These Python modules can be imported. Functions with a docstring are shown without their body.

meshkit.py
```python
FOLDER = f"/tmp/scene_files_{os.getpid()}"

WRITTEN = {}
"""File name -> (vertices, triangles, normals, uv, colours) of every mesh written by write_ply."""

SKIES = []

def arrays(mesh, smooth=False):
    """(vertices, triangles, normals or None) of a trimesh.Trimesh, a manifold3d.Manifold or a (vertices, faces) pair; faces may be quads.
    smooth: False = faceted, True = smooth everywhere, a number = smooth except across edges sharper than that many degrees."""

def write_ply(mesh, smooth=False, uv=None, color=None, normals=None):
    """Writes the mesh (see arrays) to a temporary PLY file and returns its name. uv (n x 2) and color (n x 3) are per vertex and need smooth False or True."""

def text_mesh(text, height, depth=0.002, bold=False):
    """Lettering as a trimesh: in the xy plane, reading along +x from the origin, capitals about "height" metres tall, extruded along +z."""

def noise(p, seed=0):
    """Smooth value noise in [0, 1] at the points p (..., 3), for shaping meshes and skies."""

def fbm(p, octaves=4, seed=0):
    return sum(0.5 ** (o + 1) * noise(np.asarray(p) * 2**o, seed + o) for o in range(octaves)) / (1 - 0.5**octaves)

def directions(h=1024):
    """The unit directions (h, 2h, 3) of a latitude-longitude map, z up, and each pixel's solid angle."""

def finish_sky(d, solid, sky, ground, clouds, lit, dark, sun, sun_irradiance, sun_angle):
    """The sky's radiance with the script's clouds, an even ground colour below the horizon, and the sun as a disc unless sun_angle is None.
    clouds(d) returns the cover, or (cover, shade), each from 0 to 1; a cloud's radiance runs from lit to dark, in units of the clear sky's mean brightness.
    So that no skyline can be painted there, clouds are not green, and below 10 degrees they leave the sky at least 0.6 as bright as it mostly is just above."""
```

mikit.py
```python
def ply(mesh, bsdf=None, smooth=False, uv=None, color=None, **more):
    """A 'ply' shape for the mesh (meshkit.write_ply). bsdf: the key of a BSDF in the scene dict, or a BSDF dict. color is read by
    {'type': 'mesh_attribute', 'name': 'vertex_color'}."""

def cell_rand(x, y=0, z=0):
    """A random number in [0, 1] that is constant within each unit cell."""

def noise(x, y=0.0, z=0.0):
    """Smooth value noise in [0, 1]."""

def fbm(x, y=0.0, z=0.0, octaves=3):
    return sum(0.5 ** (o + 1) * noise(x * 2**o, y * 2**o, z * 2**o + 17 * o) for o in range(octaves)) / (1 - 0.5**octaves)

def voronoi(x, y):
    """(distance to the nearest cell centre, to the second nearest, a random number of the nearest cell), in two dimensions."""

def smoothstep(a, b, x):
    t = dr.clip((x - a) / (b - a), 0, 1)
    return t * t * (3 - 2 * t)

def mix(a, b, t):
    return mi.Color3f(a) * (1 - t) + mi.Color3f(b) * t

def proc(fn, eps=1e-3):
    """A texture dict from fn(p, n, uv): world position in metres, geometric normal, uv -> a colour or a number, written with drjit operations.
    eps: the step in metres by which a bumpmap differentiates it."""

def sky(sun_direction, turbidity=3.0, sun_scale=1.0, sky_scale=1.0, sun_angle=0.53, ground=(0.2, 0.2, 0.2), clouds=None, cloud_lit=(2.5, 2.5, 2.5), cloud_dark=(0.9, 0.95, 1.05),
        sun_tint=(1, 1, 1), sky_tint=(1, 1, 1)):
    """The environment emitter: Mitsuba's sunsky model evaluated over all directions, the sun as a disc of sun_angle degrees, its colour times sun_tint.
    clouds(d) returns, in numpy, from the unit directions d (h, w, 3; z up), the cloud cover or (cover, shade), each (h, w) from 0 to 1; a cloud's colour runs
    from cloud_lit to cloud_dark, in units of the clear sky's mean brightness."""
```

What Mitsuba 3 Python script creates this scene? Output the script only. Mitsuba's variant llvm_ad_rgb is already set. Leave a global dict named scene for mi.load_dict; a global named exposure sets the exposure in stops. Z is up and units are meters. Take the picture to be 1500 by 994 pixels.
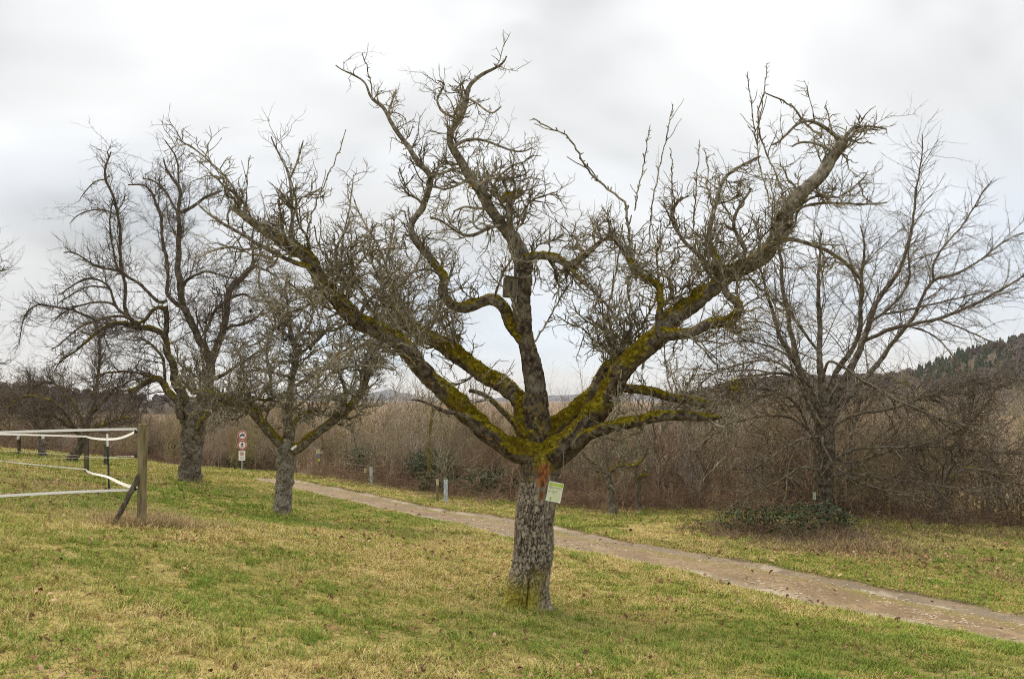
import math
import numpy as np
import drjit as dr
import mitsuba as mi
import mikit, meshkit, trimesh
from mikit import proc, noise, fbm, smoothstep, mix, voronoi, cell_rand
from scipy.interpolate import RBFInterpolator, RectBivariateSpline, CubicSpline
from scipy.spatial import cKDTree
from shapely.geometry import Polygon, Point, LineString, box as sbox
from shapely.ops import unary_union

T = mi.ScalarTransform4f
scene, labels = {}, {}

# ------------------------------------------------------------------ camera, sky, exposure
EYE, FPX = 1.65, 1299.0
PITCH = math.atan(88 / FPX)
scene['camera'] = {'type': 'perspective', 'fov': 2 * math.degrees(math.atan(750 / FPX)), 'fov_axis': 'x', 'near_clip': 0.1, 'far_clip': 20000.0,
                   'to_world': T().look_at(origin=[0, 0, EYE], target=[0, math.cos(PITCH), EYE + math.sin(PITCH)], up=[0, 0, 1])}


def clouds(d):
    el = np.arcsin(np.clip(d[..., 2], -1, 1))
    k = 1.25 / (np.maximum(d[..., 2], 0) + 0.50)
    q = np.stack([d[..., 0] * k, d[..., 1] * k, 0 * k], -1)
    w = meshkit.fbm(q * 1.1 + 3.1, 3, 5) - 0.5
    q2 = q + np.stack([w, w * 0.6, 0 * w], -1) * 0.8
    big = meshkit.fbm(q2 * [1.5, 2.1, 1] + 7.3, 5, 11)
    fine = meshkit.fbm(q2 * [4.0, 5.6, 1] + 1.7, 4, 23)
    pat = (big - 0.5) * 0.62 + (fine - 0.5) * 1.55 + .03            # lighter and darker cloud
    pat = np.where(pat > 0, pat * 0.55, pat)
    f = 0.385 + 0.74 * np.maximum(d[..., 2], 0) ** 2           # an overcast sky is brightest overhead
    L = f * (1 + 0.85 * pat)
    hole = np.clip((meshkit.fbm(q2 * [0.9, 2.2, 1] + 21.0, 4, 31) - 0.45) * 4, 0, 1) * np.clip(1 - el / 0.30, 0, 1)
    return 1 - 0.35 * hole, np.clip((1.05 - L) / 0.85, 0, 1)


scene['sky'] = mikit.sky([-0.45, 0.35, 0.85], turbidity=3, sun_scale=0.3, sun_angle=30, clouds=clouds, cloud_lit=(3.0, 3.0, 2.99), cloud_dark=(0.60, 0.645, 0.675),
                         ground=(0.16, 0.14, 0.08))
exposure = 2.85


# ------------------------------------------------------------------ helpers
def ray(px, py):
    u = (497.0 - py) / FPX
    c, s = math.cos(PITCH), math.sin(PITCH)
    y = c - s * u
    return np.array([(px - 750.0) / FPX / y, 1.0, (s + c * u) / y])


def at(px, py, Y):
    r = ray(px, py)
    return np.array([r[0] * Y, Y, EYE + r[2] * Y])


def tag(key, label=None, cat=None, group=None, kind=None):
    e = labels.setdefault(key, {})
    for a, b in (('label', label), ('category', cat), ('group', group), ('kind', kind)):
        if b:
            e[a] = b


def add(key, mesh, bsdf, smooth=False, **kw):
    base, i = key, 0
    while key in scene:
        i += 1
        key = f'{base}_{i:03d}'
    scene[key] = mikit.ply(mesh, bsdf, smooth=smooth, **kw)
    return key


def unit(v):
    return v / np.maximum(np.linalg.norm(v, axis=-1, keepdims=True), 1e-12)


def tubes(P, R, S=3, jag=0.0, rng=None):
    """many tubes at once: P (B,n,3), R (B,n) -> (vertices, faces)"""
    B, n = R.shape
    t = unit(np.gradient(P, axis=1)) if n > 2 else np.repeat(unit(P[:, 1:] - P[:, :1]), n, 1)
    m = unit(P[:, -1] - P[:, 0])
    m = np.where(np.linalg.norm(m, axis=1, keepdims=True) < .5, t[:, n // 4], m)
    ref = np.where(np.abs(m[:, 2:3]) < 0.8, [[0, 0, 1.0]], [[1.0, 0, 0]])[:, None, :]
    a = unit(np.cross(t, ref + 0 * t))
    b = np.cross(t, a)
    ang = np.arange(S) / S * 2 * np.pi
    ring = a[:, :, None] * np.cos(ang)[:, None] + b[:, :, None] * np.sin(ang)[:, None]
    rad = R[:, :, None, None]
    if jag and rng is not None:
        rad = rad * (1 + jag * rng.uniform(-1, 1, (B, n, S, 1)))
    V = (P[:, :, None] + ring * rad).reshape(-1, 3)
    i = np.arange(n - 1)[:, None] * S
    j = np.arange(S)[None]
    q = np.stack([i + j, i + (j + 1) % S, i + S + (j + 1) % S, i + S + j], -1).reshape(-1, 4)
    q = (q[None] + (np.arange(B) * n * S)[:, None, None]).reshape(-1, 4)
    return V, np.vstack([q[:, [0, 1, 2]], q[:, [0, 2, 3]]])


def join(parts):
    parts = [p for p in parts if p is not None and len(p[0])]
    at_, V, Fc = 0, [], []
    for v, f in parts:
        V.append(v)
        Fc.append(np.asarray(f) + at_)
        at_ += len(v)
    return np.vstack(V), np.vstack(Fc)


def grow(base, d, r0, L, n, jit, up, rng, r_end=0.45, pull=None):
    B = len(base)
    P = np.zeros((B, n, 3))
    P[:, 0] = base
    d = unit(d)
    L = np.broadcast_to(L, (B,))
    for i in range(1, n):
        d = d + jit * rng.normal(size=(B, 3))
        d[:, 2] += up
        if pull is not None:
            d = d + pull
        d = unit(d)
        P[:, i] = P[:, i - 1] + d * (L / (n - 1))[:, None]
    R = np.broadcast_to(r0, (B,))[:, None] * np.linspace(1, r_end, n)[None]
    return P, R.copy()


def spread_pick(w, count, rng):
    """count indices with the weights w, evenly spread"""
    c = np.cumsum(w) / np.sum(w)
    q = (np.arange(count) + rng.uniform(0, 1, count)) / max(count, 1)
    return rng.permutation(np.minimum(np.searchsorted(c, q), len(w) - 1))


def spawn(P, R, count, rng, lo=0.15, hi=1.0, ang=(0.6, 1.3), frac=0.6):
    """count random side positions on the branches P: base, direction, radius"""
    B, n = R.shape
    L = np.linalg.norm(P[:, -1] - P[:, 0], axis=1) + 0.02
    i = spread_pick(L, count, rng)
    s = rng.uniform(lo, hi, count) * (n - 1)
    k = np.minimum(s.astype(int), n - 2)
    f = (s - k)[:, None]
    base = P[i, k] * (1 - f) + P[i, k + 1] * f
    t = unit(P[i, k + 1] - P[i, k])
    perp = unit(np.cross(t, rng.normal(size=(count, 3))))
    a = rng.uniform(*ang, count)[:, None]
    return base, np.cos(a) * t + np.sin(a) * perp, R[i, k] * frac


def boxm(lo, hi, bevel=0.0):
    m = trimesh.creation.box(bounds=[lo, hi])
    return np.array(m.vertices), np.array(m.faces)


def rbox(sx, sy, sz, r):
    """a box with rounded edges, centred"""
    h = trimesh.util.concatenate([trimesh.creation.icosphere(2, r).apply_translation([a * (sx / 2 - r), b * (sy / 2 - r), c * (sz / 2 - r)])
                                  for a in (-1, 1) for b in (-1, 1) for c in (-1, 1)]).convex_hull
    return h


# ------------------------------------------------------------------ ground
CP = [(0, -10, .5), (0, 0, 0), (-5, 0, .25), (5, 0, -.35), (-14, 2, .6), (12, 2, -1.0), (-8, 12, .2)]
CPX = [(750, 994, 6.6), (0, 994, 5.3), (208, 768, 12.6), (770, 893, 10.0), (413, 756, 19.4), (275, 705, 26.0), (354, 692, 41.0), (445, 696, 44.0), (0, 657, 50.0),
       (157, 723, 18.0), (0, 765, 12.6), (1500, 918, 11.8), (1500, 994, 7.4), (1205, 763, 21.0), (1490, 782, 20.3), (900, 747, 24.5), (640, 729, 28.0), (540, 709, 33.0), (830, 785, 18.8),
       (1205, 846, 14.8), (127, 693, 24.0)]
CP = np.array(CP + [tuple(at(*c)) for c in CPX] + [(-40, 110, -4), (0, 110, -7), (50, 110, -7), (-60, 40, -.4), (60, 40, -3.5), (60, 0, -4.5), (-60, 0, 2.0), (30, 35, -2.4), (-10, 60, -3.2), (10, 50, -3.6), (-60, 110, -3), (75, 110, -7)], float)
_rbf = RBFInterpolator(CP[:, :2], CP[:, 2], kernel='thin_plate_spline', smoothing=0.02)
_gx, _gy = np.linspace(-60, 60, 121), np.linspace(-10, 110, 121)
_G = _rbf(np.stack(np.meshgrid(_gx, _gy, indexing='ij'), -1).reshape(-1, 2)).reshape(121, 121)
_spl = RectBivariateSpline(_gx, _gy, _G, kx=3, ky=3)


def gz(x, y):
    x, y = np.asarray(x, float), np.asarray(y, float)
    xc, yc = np.clip(x, -60, 60), np.clip(y, -10, 110)
    z = _spl.ev(xc, yc)
    far = np.hypot(x - xc, y - yc)
    z = z * np.exp(-far / 150) + (-9) * (1 - np.exp(-far / 150))
    p = np.stack([x, y, 0 * x], -1)
    near = np.exp(-far / 20)
    return z + near * (0.10 * (meshkit.fbm(p * 0.55, 3, 3) - .5) + 0.05 * (meshkit.fbm(p * 2.3, 3, 9) - .5))


def hit(px, py):
    r = ray(px, py)
    Y = np.linspace(3, 90, 3000)
    below = EYE + r[2] * Y < gz(r[0] * Y, Y)
    Yh = Y[np.argmax(below)] if below.any() else 80.0
    return np.array([r[0] * Yh, Yh, gz(r[0] * Yh, Yh)])


# the path: its two edges
NEAR = [(1500, 942), (1390, 922), (1280, 900), (1133, 865), (950, 826), (813, 797), (749, 782), (650, 763), (566, 746), (505, 731), (457, 719), (431, 715), (400, 709), (383, 703)]
FAR = [(1500, 896), (1390, 874), (1280, 856), (1133, 830), (950, 795), (816, 773), (752, 760), (673, 748), (566, 728), (505, 717), (457, 708), (436, 703), (412, 699), (398, 697)]
pn, pf = np.array([hit(*p)[:2] for p in NEAR]), np.array([hit(*p)[:2] for p in FAR])


def resample(p, n, smooth=True):
    p = np.asarray(p, float)
    s = np.r_[0, np.cumsum(np.linalg.norm(np.diff(p, axis=0), axis=1))]
    return CubicSpline(s, p)(np.linspace(0, s[-1], n)) if smooth and len(p) > 2 else np.stack([np.interp(np.linspace(0, s[-1], n), s, p[:, k]) for k in range(p.shape[1])], 1)


cen = (pn + pf) / 2
d0 = unit(cen[0] - cen[1])
cen = np.vstack([cen[0] + d0 * 9, cen[0] + d0 * 4, cen])
hwid = np.linalg.norm(np.vstack([pn[:1] - pf[:1]] * 2 + [pn - pf]), axis=1) / 2
tang = unit(np.gradient(cen, axis=0))
cross_ = np.vstack([pn[:1] - pf[:1]] * 2 + [pn - pf])
hwid = np.abs(tang[:, 0] * cross_[:, 1] - tang[:, 1] * cross_[:, 0]) / 2
hwid = np.convolve(np.pad(hwid, 2, mode='edge'), np.ones(5) / 5, 'valid')
NS = 900
hwid = hwid * 1.13
pc = resample(cen, NS)
phw = np.interp(np.linspace(0, 1, NS), np.linspace(0, 1, len(hwid)), hwid)
ps = np.r_[0, np.cumsum(np.linalg.norm(np.diff(pc, axis=0), axis=1))]
ptg = unit(np.gradient(pc, axis=0))
pno = np.stack([ptg[:, 1], -ptg[:, 0]], 1)
if ((pn[4] - pf[4]) @ pno[400]) < 0:
    pno = -pno                                  # points to the near side
_tree = cKDTree(pc)


def path_u(x, y):
    """across the path: -1 at the far edge, +1 at the near edge"""
    q = np.stack([x, y], -1)
    dist, i = _tree.query(q)
    side = np.sign(((q - pc[i]) * pno[i]).sum(-1))
    end = (i == 0) | (i == NS - 1)
    wob = 0.17 * (meshkit.fbm(np.stack([x, y, 0 * x], -1) * 1.3, 3, 41) - .5) * 2
    return np.where(end & (dist > phw[i]), 9, side * (dist / phw[i] + wob)), ps[i]


def carve(x, y):
    u, _ = path_u(x, y)
    return -0.08 * np.clip((1.05 - np.abs(u)) / 0.12, 0, 1)


def graded(lo, hi, step, far_lo, far_hi, k=1.18):
    a = list(np.arange(lo, hi, step))
    s, out = step, a[:]
    x = a[-1]
    while x < far_hi:
        s *= k
        x += s
        out.append(x)
    s, x = step, a[0]
    while x > far_lo:
        s *= k
        x -= s
        out.insert(0, x)
    return np.array(out)


gxs, gys = graded(-11, 12, 0.11, -9000, 9000), graded(4, 27, 0.11, -60, 12000, 1.13)
GX, GY = np.meshgrid(gxs, gys, indexing='ij')
GZ = gz(GX, GY) + carve(GX, GY)
nx, ny = GX.shape
idx = np.arange(nx * ny).reshape(nx, ny)
gq = np.stack([idx[:-1, :-1], idx[1:, :-1], idx[1:, 1:], idx[:-1, 1:]], -1).reshape(-1, 4)


def soil_col(p, n, uv):
    a = fbm(p.x * 0.35, p.y * 0.35, 0, 4)
    b = fbm(p.x * 3, p.y * 3, 2, 4)
    c = fbm(p.x * 22, p.y * 22, 5, 3)
    base = mix((0.22, 0.19, 0.06), (0.33, 0.26, 0.11), smoothstep(0.35, 0.65, a * .5 + b * .5))
    base = mix(base, (0.055, 0.042, 0.026), smoothstep(0.5, 0.75, c) * 0.7)
    r = dr.sqrt(p.x * p.x + p.y * p.y)
    return mix(base, mi.Color3f(0.19, 0.14, 0.095), smoothstep(34, 60, r))


scene['m_soil'] = {'type': 'diffuse', 'reflectance': proc(soil_col)}
add('ground', (np.stack([GX, GY, GZ], -1).reshape(-1, 3), gq), 'm_soil', smooth=True)
tag('ground', 'rough meadow ground sloping down to the gravel path', kind='structure')

# path sheet
us = np.linspace(-1.08, 1.08, 49)
i_ = np.arange(0, NS, 2)
PX = pc[i_, None, 0] + pno[i_, None, 0] * us[None] * phw[i_, None]
PY = pc[i_, None, 1] + pno[i_, None, 1] * us[None] * phw[i_, None]
pp = np.stack([PX, PY, 0 * PX], -1)
rut = 0.035 * np.exp(-((us - 0.78) / 0.16) ** 2) + 0.035 * np.exp(-((us + 0.72) / 0.15) ** 2)
PZ = gz(PX, PY) - 0.022 - rut[None] + 0.018 * (meshkit.fbm(pp * 5, 3, 5) - .5) + 0.014 * (meshkit.fbm(pp * 16, 2, 6) - .5)
idp = np.arange(PX.size).reshape(PX.shape)
pq = np.stack([idp[:-1, :-1], idp[1:, :-1], idp[1:, 1:], idp[:-1, 1:]], -1).reshape(-1, 4)
puv = np.stack([np.broadcast_to(us[None], PX.shape), np.broadcast_to(ps[i_][:, None], PX.shape)], -1).reshape(-1, 2)


def path_col(p, n, uv):
    u = uv.x + 0.25 * (fbm(p.x * 1.6, p.y * 1.6, 4, 3) - .5)
    f1, f2, f3 = fbm(p.x * 2.2, p.y * 2.2, 1, 4), fbm(p.x * 14, p.y * 14, 2, 3), noise(p.x * 60, p.y * 60)
    d1, d2, rnd = voronoi(p.x * 17, p.y * 17)
    col = mix((0.20, 0.143, 0.082), (0.275, 0.205, 0.125), smoothstep(.35, .65, f1))
    col = mix(col, mi.Color3f(0.36, 0.30, 0.21), smoothstep(.33, .2, d1) * smoothstep(.62, .85, rnd))
    col = mix(col, mi.Color3f(0.17, 0.13, 0.085), smoothstep(.45, .65, f2) * .7)
    nr = dr.exp(-dr.square((u - .80) / .17))
    fr = dr.exp(-dr.square((u + .72) / .17))
    mud = mix((0.22, 0.195, 0.16), (0.33, 0.30, 0.255), f1)
    col = mix(col, mud, nr * .8)
    col = mix(col, mix((0.15, 0.128, 0.10), (0.26, 0.228, 0.185), f1), fr * .9)
    col = mix(col, mi.Color3f(0.20, 0.17, 0.055), dr.exp(-dr.square((u + .34) / .15)) * smoothstep(.30, .5, f2 * .5 + f1 * .5) * .9)
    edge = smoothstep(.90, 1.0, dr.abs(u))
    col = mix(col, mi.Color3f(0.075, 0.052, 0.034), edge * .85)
    pale = smoothstep(.54, .68, fbm(p.x * 1.5 + 3, p.y * 1.5, 9, 4)) * (nr + fr)
    col = mix(col, mi.Color3f(0.50, 0.46, 0.41), dr.clip(pale, 0, 1) * .7)
    return col * mi.Color3f(1.03, .965, .83) * (0.56 + 0.28 * f3)


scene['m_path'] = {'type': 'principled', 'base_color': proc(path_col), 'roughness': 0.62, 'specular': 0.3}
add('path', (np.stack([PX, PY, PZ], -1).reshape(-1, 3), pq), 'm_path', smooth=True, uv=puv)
tag('path', 'gravel farm track with two muddy ruts and a thin grass strip between', kind='structure')

# ------------------------------------------------------------------ tree materials


def limb_col(p, n, uv):
    """uv.x: moss cover, uv.y: how grey and lichened the bark is"""
    f = fbm(p.x * 9, p.y * 9, p.z * 9, 3)
    g = fbm(p.x * 34, p.y * 34, p.z * 20, 3)
    h = fbm(p.x * 16 + 9, p.y * 16, p.z * 16, 2)
    bark = mix((0.034, 0.025, 0.018), (0.115, 0.088, 0.062), smoothstep(.30, .72, g))
    grey = mix((0.125, 0.108, 0.086), (0.37, 0.345, 0.285), smoothstep(.3, .72, g * .6 + f * .4))
    col = mix(bark, grey, dr.clip(uv.y * .95 + (f - .5) * .9, 0, 1))
    k = fbm(p.x * 44 + 3, p.y * 44, p.z * 44, 2)
    col = mix(col, mi.Color3f(0.33, 0.34, 0.27), smoothstep(.60, .72, h * .65 + k * .35) * .65 * (.35 + uv.y))
    col = mix(col, mi.Color3f(0.42, 0.23, 0.03), smoothstep(.76, .80, fbm(p.x * 27, p.y * 27 + 4, p.z * 27, 2)) * .7)
    moss = mix((0.060, 0.049, 0.007), (0.33, 0.275, 0.024), smoothstep(.25, .75, fbm(p.x * 30, p.y * 30, p.z * 30 + 3, 3)))
    moss = mix(moss, mi.Color3f(0.12, 0.075, 0.015), smoothstep(.48, .66, f) * .65)
    crack = dr.abs(fbm(p.x * 38 + 7, p.y * 38, p.z * 26, 2) - .5)
    col = mix(mi.Color3f(0.022, 0.017, 0.013), col, .35 + .65 * smoothstep(.0, .07, crack))
    m = smoothstep(.30, .66, uv.x + (g - .5) * .75 + (f - .5) * .35)
    return mix(col, moss, m)


scene['m_limb'] = {'type': 'diffuse', 'reflectance': proc(limb_col)}


def twig_col(dark, light, orange):
    def fn(p, n, uv):
        g = fbm(p.x * 25, p.y * 25, p.z * 25, 2)
        b = noise(p.x * 2.5, p.y * 2.5, p.z * 2.5)
        c = mix(dark, light, smoothstep(.3, .75, g * .7 + b * .3))
        return mix(c, mi.Color3f(0.40, 0.20, 0.02), smoothstep(orange, orange + .04, noise(p.x * 11, p.y * 11, p.z * 11) * .6 + b * .4))
    return fn


scene['m_twig_grey'] = {'type': 'diffuse', 'reflectance': proc(twig_col((0.115, 0.097, 0.066), (0.42, 0.38, 0.285), .82))}
scene['m_twig_brown'] = {'type': 'diffuse', 'reflectance': proc(twig_col((0.075, 0.060, 0.048), (0.23, 0.19, 0.15), .88))}
scene['m_twig_cherry'] = {'type': 'diffuse', 'reflectance': proc(twig_col((0.072, 0.054, 0.041), (0.27, 0.23, 0.165), .84))}


def moss_col(p, n, uv):
    return mix((0.10, 0.078, 0.006), (0.38, 0.31, 0.028), dr.clip(uv.y * .7 + .3 * uv.x + .5 * (fbm(p.x * 12, p.y * 12, p.z * 12, 2) - .5), 0, 1))


scene['m_moss'] = {'type': 'twosided', 'bsdf': {'type': 'diffuse', 'reflectance': proc(moss_col)}}


# ------------------------------------------------------------------ tree building
def poly(p, w, dy, Yb, step, thin=1.0):
    """a traced limb: pixels, pixel widths, depth offsets -> points and radii in metres, evenly resampled"""
    k = len(p)
    t = np.linspace(0, 1, k)
    dd = np.interp(t, np.linspace(0, 1, len(dy)), dy)
    ww = np.interp(t, np.linspace(0, 1, len(w)), w)
    P = np.array([at(a, b, Yb + c) for (a, b), c in zip(p, dd)])
    R = ww / 2 * (Yb + dd) / FPX * thin
    s = np.r_[0, np.cumsum(np.linalg.norm(np.diff(P, axis=0), axis=1))]
    n = max(4, int(s[-1] / step) + 1)
    q = np.linspace(0, s[-1], n)
    Pn = np.stack([np.interp(q, s, P[:, i]) for i in range(3)], 1)
    if k > 2:
        Pc = CubicSpline(s, P)(q)
        dev = np.linalg.norm(Pc - Pn, axis=1, keepdims=True)
        lim = 0.08 * s[-1] / k + .01
        Pn = Pn + (Pc - Pn) * np.minimum(1, lim / np.maximum(dev, 1e-6))
    return Pn, np.interp(q, s, R)


def limb_mesh(P, R, S, seed, moss=0.6, mossz=(2.6, 3.6), grey=0.5, rough=0.15, close=True, greyz=None):
    """a bark covered tube with knots, ridges and moss cushions; uv carries the moss cover and the greyness"""
    d_ = unit(P[1] - P[0])
    P, R = np.vstack([P[0] - d_ * R[0] * .6, P]), np.r_[R[0] * .05, R]
    n = len(R)
    t = unit(np.gradient(P, axis=0))
    a = np.cross(t[0], [0.3, 0.8, 0.5])
    A = np.zeros_like(P)
    for i in range(n):
        a = a - t[i] * (a @ t[i])
        a /= np.linalg.norm(a)
        A[i] = a
    Bv = np.cross(t, A)
    ang = np.arange(S) / S * 2 * np.pi
    nor = A[:, None] * np.cos(ang)[None, :, None] + Bv[:, None] * np.sin(ang)[None, :, None]
    V0 = P[:, None] + nor * R[:, None, None]
    sc = 1 / np.maximum(R[:, None], .02)
    lump = meshkit.fbm(V0 * 4.5, 3, seed) - .5
    knot = np.clip(meshkit.noise(V0 * 7.0 + 5, seed + 3) - .72, 0, 1) * 3
    fine = meshkit.fbm(V0 * [34, 34, 22], 3, seed + 7) - .5
    amp = R[:, None]
    disp = amp * (rough * 2.4 * lump + .34 * knot + .5 * rough * (meshkit.fbm(V0 * [13, 13, 9], 2, seed + 5) - .5) * 2) + np.minimum(amp * .18, .017) * fine * 2
    mm = np.clip(nor[..., 2] * .60 + .36 + 1.5 * (meshkit.fbm(V0 * 3.2, 3, seed + 11) - .5), 0, 1) * moss
    fade = 1 - np.clip((V0[..., 2] - mossz[0]) / (mossz[1] - mossz[0]), 0, 1)
    mm = mm * fade * np.clip(R[:, None] / .03, .0, 1)
    disp = disp + np.clip(mm - .30, 0, 1) * .105 * np.clip(meshkit.fbm(V0 * 11, 3, seed + 17) - .28, 0, 1)* np.clip(R[:, None] / .06, .2, 1)
    V = P[:, None] + nor * (R[:, None] + disp)[..., None]
    gy = np.full_like(mm, grey)
    if greyz is not None:
        gy = np.clip((V0[..., 2] - greyz[0]) / (greyz[1] - greyz[0]), 0, 1) * .8 + .1
    V, mm, gy = V.reshape(-1, 3), mm.ravel(), gy.ravel()
    i = np.arange(n - 1)[:, None] * S
    j = np.arange(S)[None]
    f = np.stack([i + j, i + (j + 1) % S, i + S + (j + 1) % S, i + S + j], -1).reshape(-1, 4)
    f = np.vstack([f[:, [0, 1, 2]], f[:, [0, 2, 3]]])
    if close:
        e = len(V)
        V = np.vstack([V, P[-1] + t[-1] * R[-1] * .25])
        mm, gy = np.r_[mm, 0], np.r_[gy, 1.0]
        j = np.arange(S)
        f = np.vstack([f, np.stack([(n - 1) * S + j, (n - 1) * S + (j + 1) % S, np.full(S, e)], 1)])
    return V, f, np.stack([mm, gy], 1)


def moss_tufts(V, uv, f, per_m2, rng, size=.014):
    tri = V[f]
    m = uv[f, 0].mean(1)
    nrm = np.cross(tri[:, 1] - tri[:, 0], tri[:, 2] - tri[:, 0])
    area = np.linalg.norm(nrm, axis=1) / 2
    w = area * np.clip(m - .42, 0, 1) * 3
    N = int(w.sum() * per_m2)
    if N < 5:
        return None
    i = rng.choice(len(f), N, p=w / w.sum())
    b = rng.dirichlet([1, 1, 1], N)
    c = (tri[i] * b[..., None]).sum(1)
    d = unit(unit(nrm[i]) + .55 * rng.normal(size=(N, 3)))
    side = unit(np.cross(d, rng.normal(size=(N, 3)))) * (size * .28)
    L = size * rng.uniform(.5, 1.5, N)[:, None]
    v = np.stack([c - side, c + side, c + d * L], 1).reshape(-1, 3)
    u = rng.uniform(0, 1, N)
    return v, np.arange(3 * N).reshape(-1, 3), np.stack([np.repeat(u, 3), np.tile([0, 0, 1.0], N)], 1)


def twig_levels(samples, st, rng):
    """samples: (points, tangents, radii, weights) on the limbs; st: the style -> (vertices, faces)"""
    Q, Tn, Rr, W = samples
    out = []
    W = W / W.sum()
    prev = []
    cen = np.average(Q, axis=0, weights=W)
    for li, s in enumerate(st['levels']):
        jit, up, n = s['jit'], s['up'], s['n']
        if s['src'] == 'limb':
            N = s['N']
            i = spread_pick(W, N, rng)
            perp = unit(np.cross(Tn[i], rng.normal(size=(N, 3))))
            perp[:, 2] += s.get('lift', .25)
            a = rng.uniform(*s['ang'], N)[:, None]
            d = np.cos(a) * Tn[i] + np.sin(a) * unit(perp) + s.get('out', 0) * unit(Q[i] - cen)
            base = Q[i]
            r0 = np.minimum(Rr[i] * .6, s['r'] * rng.uniform(.7, 1.3, N))
        else:
            src = prev[s['src']]
            N = int(s['per'] * len(src[1]))
            base, d, r0 = spawn(*src, N, rng, s.get('lo', .12), 1.0, s['ang'])
            d[:, 2] += s.get('lift', .0)
            r0 = np.minimum(r0 * 1.25, s['r'] * rng.uniform(.75, 1.25, N))
        L = np.exp(rng.normal(np.log(s['L']), s.get('sig', .4), N)) * (np.clip(Rr[i] / s.get('rfull', st['rfull']), s.get('rmin', .42), 1) * np.interp(Q[i, 2], *st['hz']) if s['src'] == 'limb' else 1)
        P, R = grow(base, d, r0, L, n, jit, up, rng, s.get('end', .5))
        prev.append((P, R))
        Rt = R.copy()
        Rt[:, -1] *= .6
        out.append(tubes(P, Rt, s.get('S', 3)))
    return join(out)


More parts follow.
